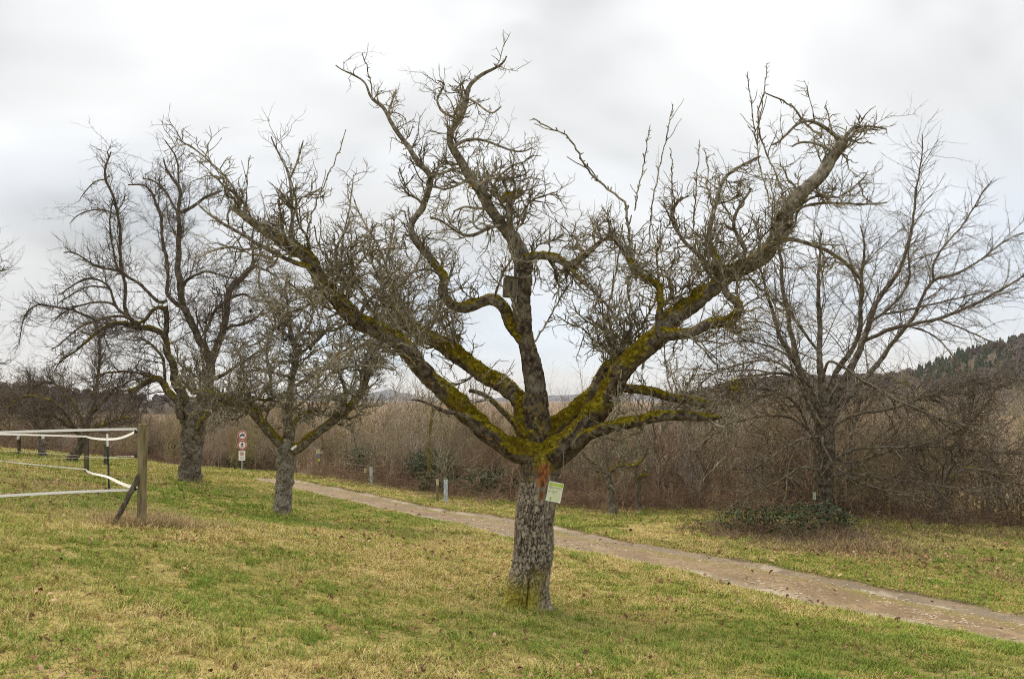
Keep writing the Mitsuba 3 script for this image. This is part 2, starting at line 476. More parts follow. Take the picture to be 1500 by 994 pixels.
STY = {
    'gnarly': dict(levels=[
        dict(src='limb', N=180, L=.98, sig=.35, n=12, jit=.25, up=.05, ang=(.5, 1.35), r=.0145, S=4, lift=.3, end=.55, rfull=.085, rmin=.17),
        dict(src='limb', N=130, L=.28, n=6, jit=.30, up=.07, ang=(.7, 1.5), r=.010, S=4, end=.55, rfull=.04, rmin=.45),
        dict(src=0, per=7.0, L=.25, n=6, jit=.32, up=.06, ang=(.6, 1.2), r=.0092, S=3, end=.6),
        dict(src=1, per=3.5, L=.15, n=4, jit=.30, up=.08, ang=(.6, 1.2), r=.0078, S=3, end=.65),
        dict(src=2, per=4.2, L=.11, n=4, jit=.30, up=.09, ang=(.6, 1.1), r=.0070, S=3, end=.7),
        dict(src=3, per=2.0, L=.07, n=3, jit=.30, up=.1, ang=(.6, 1.1), r=.0060, S=3, end=.7),
        dict(src=4, per=.55, L=.06, n=3, jit=.25, up=.1, ang=(.6, 1.1), r=.0056, S=3, end=.7),
    ]),
    'fine': dict(levels=[
        dict(src='limb', N=150, L=1.35, sig=.35, n=12, jit=.16, up=.02, ang=(.6, 1.2), r=.017, S=4, lift=.3, out=.4, rfull=.10, rmin=.20),
        dict(src='limb', N=220, L=.6, n=7, jit=.20, up=.05, ang=(.7, 1.4), r=.011, S=3),
        dict(src=0, per=8, L=.55, n=7, jit=.20, up=.03, ang=(.6, 1.2), r=.0090, S=3),
        dict(src=1, per=4, L=.3, n=5, jit=.22, up=.05, ang=(.6, 1.2), r=.0080, S=3),
        dict(src=2, per=4, L=.22, n=4, jit=.22, up=.08, ang=(.5, 1.2), r=.0068, S=3, end=.6),
    ]),
    'cherry': dict(levels=[
        dict(src='limb', N=230, L=1.45, sig=.35, n=10, jit=.085, up=.00, ang=(.45, 1.0), r=.014, S=4, lift=.0, out=.35, rfull=.05, rmin=.22),
        dict(src='limb', N=420, L=.85, n=7, jit=.10, up=-.035, ang=(.6, 1.3), r=.0095, S=3),
        dict(src=0, per=6.5, L=.6, n=6, jit=.14, up=.0, ang=(.65, 1.25), r=.0074, S=3),
        dict(src=1, per=2.5, L=.3, n=5, jit=.14, up=.04, ang=(.5, 1.0), r=.0070, S=3),
        dict(src=2, per=1.8, L=.17, n=4, jit=.16, up=.05, ang=(.6, 1.2), r=.0058, S=3, end=.6),
    ]),
}


def build_tree(key, label, Yb, trunk, limbs, style, seed, twig_m, S=18, step=.05, moss=.8, mossz=(2.6, 3.6), shoots=(), N=1.0, greyz=None, wmul=None, grey=.5, tufts=0, trunk_fn=None, tsize=1.0, tgrey=.45, hz=([0, 1], [1, 1])):
    rng = np.random.default_rng(seed)
    tag(key, label, 'tree')
    tuft = []
    # trunk
    if trunk_fn:
        trunk_fn(key)
    else:
        px, py, w = (np.array([q[k] for q in trunk], float) for k in range(3))
        P, R = poly(list(zip(px, py)), w, (0,), Yb, .04)
        base = P[0] - [0, 0, .25]
        P, R = np.vstack([base, P]), np.r_[R[0] * 1.15, R]
        V, f, uv = limb_mesh(P, R, 30, seed, moss * .55, (0, 12), tgrey, .08)
        add(key + '__trunk', (V, f), 'm_limb', True, uv=uv)
    Qs, Ts, Rs, Ws = [], [], [], []
    small = []
    for li, l in enumerate(limbs):
        P, R = poly(l['p'], l['w'], l.get('dy', (0, 0)), Yb, step, .87)
        rn = l.get('wig', 1.0)
        wigg = np.stack([meshkit.fbm(np.stack([np.arange(len(P)) * step * 3.0 + 100 * li, np.full(len(P), k * 7.7), np.full(len(P), seed)], -1), 3, 50 + k) for k in range(3)], -1) - .5
        taper = np.minimum(np.arange(len(P)) / 6, 1)[:, None]
        P = P + wigg * taper * np.minimum(R[:, None] * 1.2 + .012, .05) * rn * (Yb / 10) ** .3
        t = unit(np.gradient(P, axis=0))
        Qs.append(P), Ts.append(t), Rs.append(R)
        Ws.append(np.full(len(P), l.get('tw', 1.0)) * np.clip(np.linspace(l.get('t0', .0), 1.6, len(P)), .0, 1) * np.linspace(1.15, .6, len(P)) * np.clip(R / .05, .45 if style == 'gnarly' else 1, 1) * np.interp(np.linspace(0, 1, len(P)), *l.get('wp', ([0, 1], [1, 1]))))
        if max(l['w']) * Yb / FPX < .045:
            small.append((np.vstack([P[0] - t[0] * R[0] * 1.6, P]), np.r_[1e-4, R]))
            continue
        s_ = S if R.max() > .05 else 12
        V, f, uv = limb_mesh(P, R, s_, seed + 13 * li, l.get('moss', moss), l.get('mossz', mossz), l.get('grey', grey), rough=l.get('rough', .15), greyz=greyz)
        k = add(key + '__limb', (V, f), 'm_limb', True, uv=uv)
        if l.get('label'):
            tag(k, l['label'])
        if tufts:
            tf = moss_tufts(V, uv, f, tufts, rng)
            if tf:
                tuft.append(tf)
    Q, Tn, Rr, W = np.vstack(Qs), np.vstack(Ts), np.concatenate(Rs), np.concatenate(Ws)
    if wmul is not None:
        W = W * wmul(Q)
    st = {'levels': [dict(s, N=int(s['N'] * N)) if 'N' in s else s for s in STY[style]['levels']], 'rfull': {'gnarly': .034, 'fine': .045, 'cherry': .022}[style], 'hz': hz}
    if tsize != 1:
        st = dict(st, levels=[dict(s, r=s['r'] * tsize) for s in st['levels']])
    parts = [twig_levels((Q, Tn, Rr, W), st, rng)]
    for P, R in small:
        R = R.copy()
        R[-1] *= .5
        parts.append(tubes(P[None], R[None], 6, .1, rng))
    for sh in shoots:
        P, R = poly(sh['p'], sh.get('w', (2.4, 1.3)), sh.get('dy', (0, 0)), Yb, .05)
        P = P + rng.normal(size=P.shape) * .006
        parts.append(tubes(P[None], R[None], 5))
        nb = int(len(P) * sh.get('buds', .9))
        b, d, r = spawn(P[None], R[None], nb, rng, .1, 1, (.5, 1.1), .8)
        parts.append(tubes(*grow(b, d, r, rng.uniform(.02, .07, nb), 3, .2, .1, rng, .7), 3))
        nb = max(1, int(len(P) * .12))
        b, d, r = spawn(P[None], R[None], nb, rng, .1, .9, (.4, .8), .8)
        Pm, Rm = grow(b, d, r, rng.uniform(.12, .35, nb), 6, .12, .06, rng, .6)
        parts.append(tubes(Pm, Rm, 3))
    k = add(key + '__twigs', join(parts), twig_m, True)
    tag(k, kind='stuff')
    if tuft:
        v, f = join([(a, b) for a, b, _ in tuft])
        k = add(key + '__moss', (v, f), 'm_moss', uv=np.vstack([c for _, _, c in tuft]))
        tag(k, kind='stuff')
    return Q


# ------------------------------------------------------------------ the old fruit tree in front
def main_trunk_col(p, n, uv):
    """uv.x: fissure depth; uv.y: 1 where the bark has come off"""
    g = fbm(p.x * 55, p.y * 55, p.z * 11, 3)
    f = fbm(p.x * 6, p.y * 6, p.z * 4, 3)
    plate = mix((0.15, 0.123, 0.094), (0.40, 0.345, 0.27), smoothstep(.3, .72, g * .65 + f * .35))
    col = mix(plate, mi.Color3f(0.030, 0.023, 0.018), smoothstep(.10, .75, uv.x) * .92)
    li = fbm(p.x * 13 + 3, p.y * 13, p.z * 10, 3)
    col = mix(col, mi.Color3f(0.38, 0.39, 0.34), smoothstep(.68, .75, li) * .6)
    low = smoothstep(.66, .25, p.z + 0.75 + .35 * (f - .5)) * smoothstep(.26, .05, p.x - .16 + .2 * (f - .5))
    col = mix(col, mix((0.19, 0.16, 0.02), (0.42, 0.36, 0.06), g), low * smoothstep(.20, .50, g + .12) * .9)
    up = smoothstep(.62, .95, p.z + .5 * (f - .5))
    col = mix(col, mix((0.052, 0.040, 0.028), (0.17, 0.125, 0.085), smoothstep(.3, .7, g)), up * .9)
    col = mix(col, mix((0.07, 0.056, 0.007), (0.33, 0.275, 0.024), g), smoothstep(.80, 1.05, p.z + .8 * (f - .5)) * smoothstep(.35, .6, g * .5 + f * .5) * .9)
    org = mix((0.13, 0.052, 0.024), (0.36, 0.155, 0.065), smoothstep(.3, .7, g))
    return mix(col, org, smoothstep(.40, .80, uv.y + (g - .5) * .7))


scene['m_old_bark'] = {'type': 'diffuse', 'reflectance': proc(main_trunk_col)}
Y0 = 10.0


def main_trunk(key):
    spec = [(771, 897, 67), (772, 880, 62), (775, 850, 59), (779, 820, 58), (782, 786, 57), (786, 742, 57), (789, 710, 55), (790, 692, 56), (792, 678, 58), (794, 668, 50), (795, 662, 38)]
    P, R = poly([(a, b) for a, b, _ in spec], [c for *_, c in spec], (0,), Y0, .009)
    dn = np.linspace(.18, .009, 20)[:, None]
    P = np.vstack([P[0] - np.hstack([0 * dn, 0 * dn, dn]), P])
    R = np.r_[R[0] * (1 + dn[:, 0] * .8), R]
    n, S = len(R), 200
    ang = np.arange(S) / S * 2 * np.pi
    nor = np.stack([np.cos(ang), np.sin(ang), 0 * ang], 1)[None]
    V0 = P[:, None] + nor * R[:, None, None]
    h = V0[..., 2] - P[20, 2]
    but = .015 * np.exp(-np.maximum(h, -.1) / .12) + .085 * np.exp(-np.maximum(h, -.1) / .13) * (np.cos(ang * 5 + .6)[None] + .6 * np.cos(ang * 3 + 2)[None])
    lump = (meshkit.fbm(V0 * [3, 3, 2], 3, 2) - .5) * .07
    # bark plates: cells stretched upwards
    q = np.stack([np.broadcast_to(ang[None], h.shape) * .25 * 1, h, 0 * h], -1)
    circ = np.stack([V0[..., 0], V0[..., 1], V0[..., 2] * .32], -1)
    w = meshkit.fbm(circ * 18, 3, 4)
    ridge = np.abs(meshkit.fbm(circ * [62, 62, 46] + w[..., None] * .9, 3, 8) - .5) * 2
    fis = np.clip(1 - ridge / .22, 0, 1)
    plate = (meshkit.fbm(V0 * [55, 55, 26], 3, 6) - .5) * .014
    # the groove up the front and a torn slit at the left
    th = np.arctan2(V0[..., 1] - P[:, None, 1], V0[..., 0] - P[:, None, 0])
    g1 = np.exp(-((th + math.pi / 2 - .02 * np.sin(h * 9) + .05) / .045) ** 2) * np.exp(-np.clip(h - .28, 0, 9) / .12)
    g2 = np.exp(-((th + 2.35) / .06) ** 2) * np.exp(-((h - .78) / .10) ** 2)
    wound = np.exp(-(((th + 1.40) / (.14 + .38 * np.clip((h - 1.2) / .42, 0, 1))) ** 2)) * np.clip((h - 1.18) / .12, 0, 1) * np.clip((1.72 - h) / .1, 0, 1)
    wound *= np.clip(.75 + 2.4 * (meshkit.fbm(V0 * 9, 3, 77) - .45), 0, 1)
    fis = fis * (1 - .85 * np.clip(wound * 1.5, 0, 1))
    disp = but + lump + plate - .022 * fis - .05 * g1 - .07 * g2 - .012 * wound
    V = P[:, None] + nor * (R[:, None] + disp)[..., None]
    i = np.arange(n - 1)[:, None] * S
    j = np.arange(S)[None]
    f = np.stack([i + j, i + (j + 1) % S, i + S + (j + 1) % S, i + S + j], -1).reshape(-1, 4)
    f = np.vstack([f[:, [0, 1, 2]], f[:, [0, 2, 3]]])
    uv = np.stack([np.clip(fis * .8 + g1 + 1.2 * g2, 0, 1), wound], -1).reshape(-1, 2)
    add(key + '__trunk', (V.reshape(-1, 3), f), 'm_old_bark', True, uv=uv)


M = []


def L(p, w, dy=(0, 0), **k):
    M.append(dict(p=p, w=w, dy=dy, **k))


L([(800, 668), (770, 664), (733, 648), (688, 610), (651, 573), (625, 547), (599, 514), (562, 488), (524, 469), (495, 439), (469, 413), (455, 385), (431, 365), (397, 344), (369, 324), (342, 306)],
  (40, 34, 30, 28, 28, 28, 27, 25, 23, 20, 16, 14, 10), (0, -.3, -.7, -1.1), t0=-.6, wp=([0, .7, .82, 1], [1, 1, .5, .4]), label='long mossy limb reaching to the upper left')
L([(788, 650), (770, 625), (764, 592), (740, 566), (707, 547), (681, 529), (647, 506), (610, 484), (591, 473), (583, 447), (577, 424), (570, 405), (562, 380)], (34, 30, 28, 27, 26, 24, 20, 14, 9, 6, 5), (0.1, .5, 1.0, 1.2), t0=-.6)
L([(789, 668), (787, 620), (785, 573), (781, 550), (777, 529), (770, 490), (766, 462), (766, 425), (766, 387), (757, 360), (748, 345), (735, 330), (711, 289), (689, 258), (668, 226), (658, 201), (668, 180), (682, 152), (689, 127), (711, 106), (732, 96), (742, 82)],
  (44, 41, 38, 34, 30, 29, 30, 32, 26, 22, 19, 18, 16, 13, 11, 10, 8, 6, 4, 2.5), (.1, .1, .0, -.2, -.3), t0=-.8, tw=.7, moss=.62, mossz=(1.5, 6), grey=.45, label='upright central leader with peeling bark')
L([(777, 512), (759, 488), (748, 470), (738, 450), (722, 439), (703, 443), (673, 450), (653, 441), (647, 421), (651, 406), (640, 391), (625, 372), (605, 349), (601, 332), (615, 311), (626, 282), (631, 260), (615, 240), (598, 215), (580, 191), (570, 173), (560, 156), (545, 145), (535, 124), (513, 108), (492, 96)],
  (20, 20, 19, 17, 17, 15, 14, 13, 11, 11, 10, 10, 9, 7, 6, 5, 3, 2), (.1, .3, .4, .2), t0=-.2, tw=.6)
L([(570, 173), (571, 156), (575, 145), (580, 130)], (5, 3), (.2, .2))
L([(802, 672), (815, 664), (851, 634), (873, 605), (895, 572), (913, 543), (946, 510), (967, 489), (985, 467), (1018, 442), (1054, 413), (1083, 394), (1112, 380), (1126, 365), (1141, 333), (1160, 301), (1191, 267), (1217, 236), (1238, 205)],
  (50, 44, 40, 36, 34, 33, 32, 30, 28, 27, 26, 26, 25, 23, 22, 22, 20, 18), (0, -.3, -.5, -.6, -.7, -.8), t0=-.8, wp=([0, .55, .68, .93, 1], [1, .65, .35, .3, 1.0]), label='thick mossy limb rising to the upper right with a sawn end')
L([(786, 652), (805, 632), (822, 619), (855, 590), (873, 568), (885, 543), (909, 525), (917, 503), (922, 488)], (26, 24, 22, 20, 18, 16, 13), (.2, .4, .5, .5), t0=-.5)
L([(966, 485), (967, 452), (964, 423), (942, 409), (920, 380), (908, 361), (893, 341)], (11, 10, 9, 8, 6), (-.6, -.7, -.4))
L([(966, 487), (985, 492), (1018, 485), (1047, 474), (1076, 467), (1082, 452), (1065, 434), (1056, 410), (1050, 385), (1042, 360), (1040, 331), (1048, 297), (1054, 278)], (18, 17, 16, 15, 12, 10, 9, 8, 6), (-.8, -1.0, -1.1, -1.0), tw=.6, moss=.8)
L([(1050, 297), (1054, 278), (1065, 259), (1092, 240), (1111, 229)], (7, 4), (-1.0, -.8))
L([(841, 655), (870, 634), (909, 623), (953, 612), (982, 608), (1011, 609), (1036, 611), (1056, 611)], (18, 17, 17, 17, 16, 13, 5), (-.3, -.7, -.9), moss=.8, label='low dead limb with a pale broken tip')
L([(897, 570), (920, 568), (953, 574), (989, 583), (1018, 590), (1036, 594)], (14, 13, 12, 13), (-.2, .3, .6), moss=1.0, label='short mossy stub limb')
L([(770, 640), (752, 619), (730, 596), (712, 580), (690, 572)], (10, 8, 6), (-.2, -.3, -.5))
L([(690, 612), (672, 607), (652, 603), (628, 592), (602, 586)], (9, 8, 7, 5, 3), (-.55, -.5, -.2), moss=.5)
L([(772, 380), (781, 376), (818, 381), (834, 390), (864, 369), (880, 355), (894, 343)], (15, 13, 12, 10, 7, 5), (-.2, -.4, -.5))
L([(834, 390), (848, 408), (872, 428), (893, 452), (905, 480)], (7, 5, 3.5), (-.4, -.7))
L([(750, 362), (747, 335), (745, 305), (746, 291)], (12, 9, 11), (-.25, -.3), tw=.5, rough=.28)
L([(736, 296), (744, 290), (753, 288), (764, 281)], (9, 14, 12, 9), (-.25, -.3, -.42), tw=.6, moss=.9, mossz=(4, 8), rough=.42)
L([(431, 365), (428, 345), (427, 310), (424, 259), (410, 228), (397, 200)], (8, 6, 5, 3.5, 2.5), (-.95, -.9, -.8))
L([(424, 262), (436, 235), (445, 206)], (4, 2.5), (-.8, -.8))
L([(345, 310), (352, 296), (346, 285), (328, 272), (318, 258)], (6, 5, 3), (-1.1, -1.1))
L([(455, 392), (399, 370), (337, 333), (311, 317), (289, 297)], (8, 6, 5, 3), (-.9, -.5))
L([(369, 324), (392, 330), (415, 345), (431, 365)], (4, 5, 6), (-1.0, -1.0))
L([(669, 512), (668, 500), (672, 492)], (12, 9), (1.0, 1.0), tw=.2)
L([(631, 258), (661, 250), (672, 247)], (5, 4), (.3, .1))
L([(1112, 378), (1150, 352), (1209, 367), (1238, 386), (1262, 416), (1262, 440)], (9, 6, 5, 3.5), (-.8, -.3))
L([(1130, 345), (1180, 302), (1240, 298), (1300, 296)], (6, 4, 3), (-.8, -.5))
L([(1236, 206), (1210, 190), (1180, 178), (1150, 200), (1130, 212)], (8, 5, 3), (-.8, -.9))
L([(1236, 204), (1255, 188), (1275, 186), (1298, 190)], (6, 4, 2.5), (-.8, -.8))
L([(1225, 225), (1200, 212), (1180, 208), (1160, 215)], (6, 4, 3), (-.8, -.7))
L([(647, 421), (640, 400), (620, 395), (600, 400), (582, 392)], (6, 4, 3), (.4, .1))
L([(562, 380), (548, 350), (530, 320), (518, 290)], (5, 4, 2.5), (1.2, 1.2))
L([(524, 469), (540, 440), (556, 425), (575, 400)], (7, 5, 3), (-.7, -.9))
L([(495, 439), (500, 400), (492, 370), (505, 340), (512, 318)], (7, 5, 3), (-.8, -.9))
L([(735, 330), (715, 335), (680, 345), (655, 330), (630, 320)], (6, 5, 3), (-.2, -.4))
L([(700, 275), (720, 262), (745, 262), (775, 250)], (5, 4, 2.5), (-.3, -.4))
L([(665, 215), (690, 205), (720, 210), (755, 222), (778, 216)], (6, 4, 2.5), (-.3, -.4))
L([(672, 172), (650, 165), (640, 145), (650, 125), (640, 118)], (5, 4, 2.5), (-.3, -.4))
L([(685, 145), (710, 160), (720, 165), (735, 155)], (4, 2.5), (-.3, -.4))
L([(1054, 413), (1030, 380), (1000, 350), (985, 320), (1000, 290)], (8, 6, 4), (-.6, -.3))
L([(1083, 394), (1090, 360), (1075, 330), (1085, 300), (1100, 275)], (8, 6, 4), (-.7, -.9))
L([(722, 441), (729, 422), (737, 402), (746, 386), (756, 372)], (5, 4, 2.5), (.2, -.15, -.4), tw=1.4)
L([(762, 470), (752, 445), (742, 425), (728, 412), (716, 396)], (4, 3, 2), (-.35, -.45), tw=1.4)
SH = [dict(p=[(448, 348), (469, 283), (499, 214), (507, 190)], dy=(-.95, -.9)), dict(p=[(929, 308), (944, 232), (953, 183)], dy=(-.4, -.3)),
      dict(p=[(950, 360), (963, 259), (974, 210), (986, 153)], dy=(-.6, -.5)), dict(p=[(917, 297), (879, 267), (853, 236), (837, 206), (811, 189), (780, 173)], w=(3.5, 2), dy=(-.4, -.6)),
      dict(p=[(925, 388), (917, 297)], w=(5, 3.5), dy=(-.5, -.4)), dict(p=[(1130, 300), (1107, 202), (1100, 145), (1094, 107)], dy=(-.8, -.8)),
      dict(p=[(1110, 230), (1112, 180), (1117, 145), (1124, 92)], dy=(-.9, -.8)), dict(p=[(1120, 137), (1145, 147), (1168, 164), (1190, 190), (1206, 195)], w=(2, 4), dy=(-.8, -.8)),
      dict(p=[(1149, 300), (1130, 240), (1112, 190), (1120, 137)], w=(3, 2), dy=(-.8, -.8)), dict(p=[(981, 330), (985, 260), (982, 215)], dy=(-.4, -.4)), dict(p=[(1015, 330), (1022, 250), (1025, 205)], dy=(-.3, -.3)),
      dict(p=[(545, 145), (540, 110), (531, 78)], dy=(.2, .2)), dict(p=[(885, 480), (905, 380), (912, 330)], w=(3, 2), dy=(.4, .3)), dict(p=[(942, 540), (930, 470), (920, 430), (935, 380)], w=(4, 2), dy=(.3, .3)),
      dict(p=[(560, 488), (520, 420), (480, 380), (460, 330)], w=(4, 2), dy=(-.6, -1)), dict(p=[(610, 484), (640, 440), (690, 420)], w=(3, 2), dy=(1, .8)), dict(p=[(365, 320), (362, 260), (366, 228)], dy=(-1, -1)),
      dict(p=[(690, 545), (660, 480), (650, 455)], w=(3, 2), dy=(.7, .6)), dict(p=[(785, 500), (820, 440), (845, 400)], w=(3, 2), dy=(-.2, -.3)), dict(p=[(1282, 300), (1262, 280), (1258, 265)], dy=(-.5, -.5))]


def wm(Q):
    return np.interp(np.abs(Q[:, 0] - .2), [0, 1.6, 2.6, 3.6], [1.25, 1.2, 1.0, .75]) * np.where(Q[:, 0] < -.2, .78, 1.0) * np.where(Q[:, 2] < 1.9, .18, 1.0) * np.where((np.hypot(Q[:, 0] - .3, Q[:, 1] - Y0) < .55) & (Q[:, 2] < 3), .1, 1)


build_tree('fruit_tree', 'big old leafless fruit tree in the middle with mossy spreading limbs', Y0, None, M, 'gnarly', 5, 'm_twig_grey', S=26, step=.03, moss=1.05, mossz=(3.1, 3.9),
           hz=([3.5, 4.3], [1, .5]), shoots=SH, N=1.8, greyz=(1.6, 4.2), wmul=wm, tufts=14000, trunk_fn=main_trunk)

# ------------------------------------------------------------------ the tall tree at the left
M = []
L([(285, 600), (304, 564), (308, 544), (306, 524), (295, 504), (284, 482), (273, 458), (266, 433), (263, 411), (261, 399), (262, 373), (263, 346), (263, 324), (262, 308), (261, 273), (252, 260), (245, 249), (240, 233)], (22, 16, 14, 13, 12, 11, 11, 10, 8, 7, 6, 5, 4, 2.5), (0, -.5, -.3), t0=-.3)
L([(261, 273), (260, 242), (253, 222), (241, 206)], (3.5, 2), (-.3, -.2))
L([(290, 600), (305, 560), (311, 525), (322, 500), (328, 477), (333, 451), (339, 420), (350, 411), (359, 401), (371, 390)], (20, 14, 12, 11, 10, 10, 9, 8), (0, .5, 1.0), t0=-.3)
L([(371, 390), (370, 355), (370, 339)], (4, 2.5), (1, 1))
L([(371, 390), (388, 395), (406, 406)], (4, 2.5), (1, .7))
L([(278, 595), (255, 551), (253, 533), (244, 511), (242, 495), (233, 486), (213, 481), (201, 480), (175, 473), (162, 476), (146, 484), (126, 500), (113, 511), (95, 524), (80, 544)], (16, 12, 11, 10, 9, 8, 7, 5, 4, 3, 2), (0, -.3, -1.0, -1.6), t0=-.2, moss=1, mossz=(5, 9))
L([(242, 495), (244, 466), (242, 449)], (9, 8), (-.3, -.3))
L([(244, 455), (233, 450), (220, 458), (210, 471), (197, 472)], (6, 5), (-.4, -.9), moss=.9, mossz=(5, 9))
L([(201, 478), (188, 462), (183, 451), (183, 422), (180, 405), (177, 377), (175, 333), (172, 317), (166, 288), (155, 262), (154, 253), (159, 229), (162, 222)], (7, 6, 5, 4.5, 4, 3.5, 2), (-.8, -1.1))
L([(176, 400), (173, 393), (164, 355), (161, 317), (166, 290)], (3.5, 2), (-1, -1.2))
L([(170, 315), (153, 308), (133, 308), (115, 315), (104, 326)], (3, 1.6), (-1.1, -1.3))
L([(153, 263), (135, 269), (124, 282), (118, 290)], (2.5, 1.5), (-1.1, -1.3))
L([(244, 440), (233, 442), (222, 433), (206, 417), (186, 404), (175, 397), (153, 393), (133, 386), (115, 373), (93, 370)], (6, 5, 4, 2), (-.5, -1.4))
L([(188, 460), (175, 455), (168, 444), (162, 424), (144, 409), (122, 410), (104, 420), (85, 432)], (5, 3.5, 2), (-1, -1.6))
L([(162, 424), (131, 420), (109, 429), (86, 444)], (3, 1.8), (-1.2, -1.8))
L([(175, 455), (162, 444), (126, 445), (102, 453), (80, 470)], (4, 2), (-1, -1.6))
L([(140, 469), (131, 464), (102, 453), (75, 448), (58, 446), (42, 455), (33, 475), (27, 500)], (4, 3, 1.6), (-1.2, -2))
L([(195, 472), (184, 464), (164, 463), (140, 469), (120, 477), (102, 491), (75, 511)], (5, 4, 2), (-.9, -1.9))
L([(265, 590), (244, 568), (233, 555), (222, 557), (200, 570), (188, 573)], (12, 10, 9, 8), (-.3, -.8), moss=1, mossz=(5, 9))
L([(237, 553), (219, 551), (197, 545), (171, 544), (148, 548), (135, 553)], (5, 3.5, 2), (-.5, -1.0))
L([(240, 560), (238, 524), (226, 508), (210, 497), (193, 493)], (5, 4, 2), (-.7, -1.3))
L([(296, 590), (300, 564), (297, 524), (300, 493), (306, 473), (315, 455), (326, 444)], (6, 5, 4), (-.8, -.8))
L([(324, 489), (342, 477), (355, 475), (375, 465)], (6, 4), (.4, .2))
L([(335, 440), (346, 433), (359, 431), (370, 440)], (5, 3), (.8, .6))
L([(268, 425), (275, 409), (289, 402), (297, 399), (317, 401), (346, 408)], (6, 4, 2), (-.3, -.8))
L([(262, 310), (266, 311), (289, 297), (308, 286), (325, 280)], (6, 5, 3), (-.3, -.5))
L([(262, 448), (255, 442), (244, 429), (246, 412), (245, 388), (240, 364), (237, 337), (233, 311), (227, 293), (221, 280), (213, 272), (200, 270), (188, 271)], (7, 6, 5, 4, 2), (-.3, .2))
L([(262, 312), (246, 286), (240, 277), (227, 266), (209, 262)], (4, 2), (-.3, 0))
L([(290, 630), (303, 607), (318, 596), (340, 592)], (9, 8, 7), (-.7, -1.0), moss=1, mossz=(5, 9))
L([(264, 612), (262, 592), (260, 572)], (13, 11, 4), (-.4, -.5), tw=.1)
L([(300, 560), (340, 540), (370, 520), (400, 505)], (7, 4, 2), (.3, 1))
build_tree('fruit_tree_001', 'tall dark leafless fruit tree left of the track with many upright stems', 26.0, [(276, 706, 38), (277, 698, 33), (279, 680, 30), (281, 650, 31), (284, 620, 35), (284, 600, 38), (286, 588, 25)], M,
           'fine', 11, 'm_twig_brown', wmul=lambda Q: np.interp(Q[:, 2], [2, 4, 6.5, 9], [1.2, 1.1, .75, .45]), S=14, step=.08, moss=.75, mossz=(2.5, 6), grey=.35, N=1.6, tufts=900)

# ------------------------------------------------------------------ the small tree before it
M = []
L([(415, 655), (405, 643), (383, 620), (360, 597), (333, 587), (307, 577), (280, 573)], (17, 15, 14, 13, 12, 9), (0, -.6, -1.2), moss=1, mossz=(5, 9), t0=-.3)
L([(422, 660), (433, 657), (467, 633), (500, 607), (522, 584), (537, 555), (541, 537), (553, 511), (560, 480)], (18, 15, 13, 12, 9, 7, 4), (0, -.5, -.8), moss=1, mossz=(1.5, 3), t0=-.3)
L([(420, 660), (420, 627), (422, 610), (426, 577), (429, 551), (433, 533), (429, 500), (424, 475), (422, 455), (418, 430), (424, 400)], (14, 13, 11, 10, 8, 6, 5, 3), (.1, .2, .3), t0=-.3)
L([(428, 645), (430, 630), (437, 612), (450, 604), (467, 607)], (7, 6, 6), (-.3, -.5), moss=1.1, mossz=(5, 9))
L([(435, 520), (453, 508), (477, 486), (502, 471)], (6, 5, 3), (.2, -.2))
L([(432, 565), (444, 559), (460, 548), (484, 539), (505, 530)], (6, 5, 3), (.2, .6))
L([(413, 617), (444, 588), (471, 562), (488, 544), (511, 537), (550, 537), (580, 542)], (4.5, 4, 3), (-.8, -1.2))
L([(424, 580), (420, 575), (393, 586), (367, 579)], (6, 5, 4), (0, -.6), moss=1, mossz=(5, 9))
L([(428, 553), (404, 546), (378, 542), (352, 548)], (5, 4, 2), (.1, .8))
L([(427, 480), (413, 473), (382, 500), (360, 506)], (5, 4, 2), (.1, -.7))
L([(383, 620), (372, 590), (352, 560), (352, 530), (338, 500)], (7, 5, 3), (-.6, -.2))
L([(500, 607), (505, 570), (495, 540), (500, 500), (490, 470)], (6, 5, 3), (-.6, -.4))
L([(345, 592), (372, 585), (395, 560), (390, 520), (402, 480), (395, 440)], (6, 5, 3), (-.9, -.6))
L([(429, 500), (455, 470), (462, 440), (480, 420)], (5, 4, 2), (.2, .7))
L([(424, 475), (400, 450), (380, 420), (384, 390)], (5, 4, 2), (.2, .7))
build_tree('fruit_tree_002', 'low leafless fruit tree with yellow moss in its crotch and a small white tag', 19.4, [(412, 757, 31), (413, 748, 27), (415, 720, 25), (417, 700, 25), (419, 675, 26), (420, 655, 30), (421, 645, 20)], M,
           'gnarly', 23, 'm_twig_grey', S=16, step=.06, moss=.85, mossz=(1.6, 4), grey=.6, N=1.5, tufts=2500, tsize=1.3, tgrey=.85)

# ------------------------------------------------------------------ the cherry like tree at the right
M = []
L([(1207, 600), (1202, 544), (1201, 522), (1201, 489), (1200, 444), (1200, 421), (1201, 373), (1204, 340)], (14, 11, 9, 8, 6, 4, 2), (0, 0))
L([(1203, 610), (1180, 560), (1170, 537), (1164, 511), (1157, 477), (1151, 444), (1146, 411), (1143, 370), (1135, 340)], (14, 10, 9, 7, 6, 4), (0, .8, 1.2))
L([(1200, 620), (1175, 555), (1162, 524), (1144, 497), (1135, 466), (1126, 440), (1120, 413), (1105, 380)], (13, 9, 8, 6, 4, 2), (-.1, -.8))
L([(1204, 520), (1184, 495), (1170, 475), (1153, 451), (1131, 438)], (5, 3), (0, .4))
L([(1210, 600), (1231, 535), (1255, 500), (1261, 455), (1262, 418), (1266, 370), (1260, 330)], (11, 8, 7, 5, 2), (0, -.6))
L([(1213, 610), (1248, 535), (1260, 510), (1269, 484), (1277, 460), (1293, 428), (1313, 404), (1325, 373), (1338, 325), (1341, 286), (1348, 244), (1351, 196)], (14, 11, 9, 8, 6, 4.5, 3, 1.5), (0, .6, 1.0))
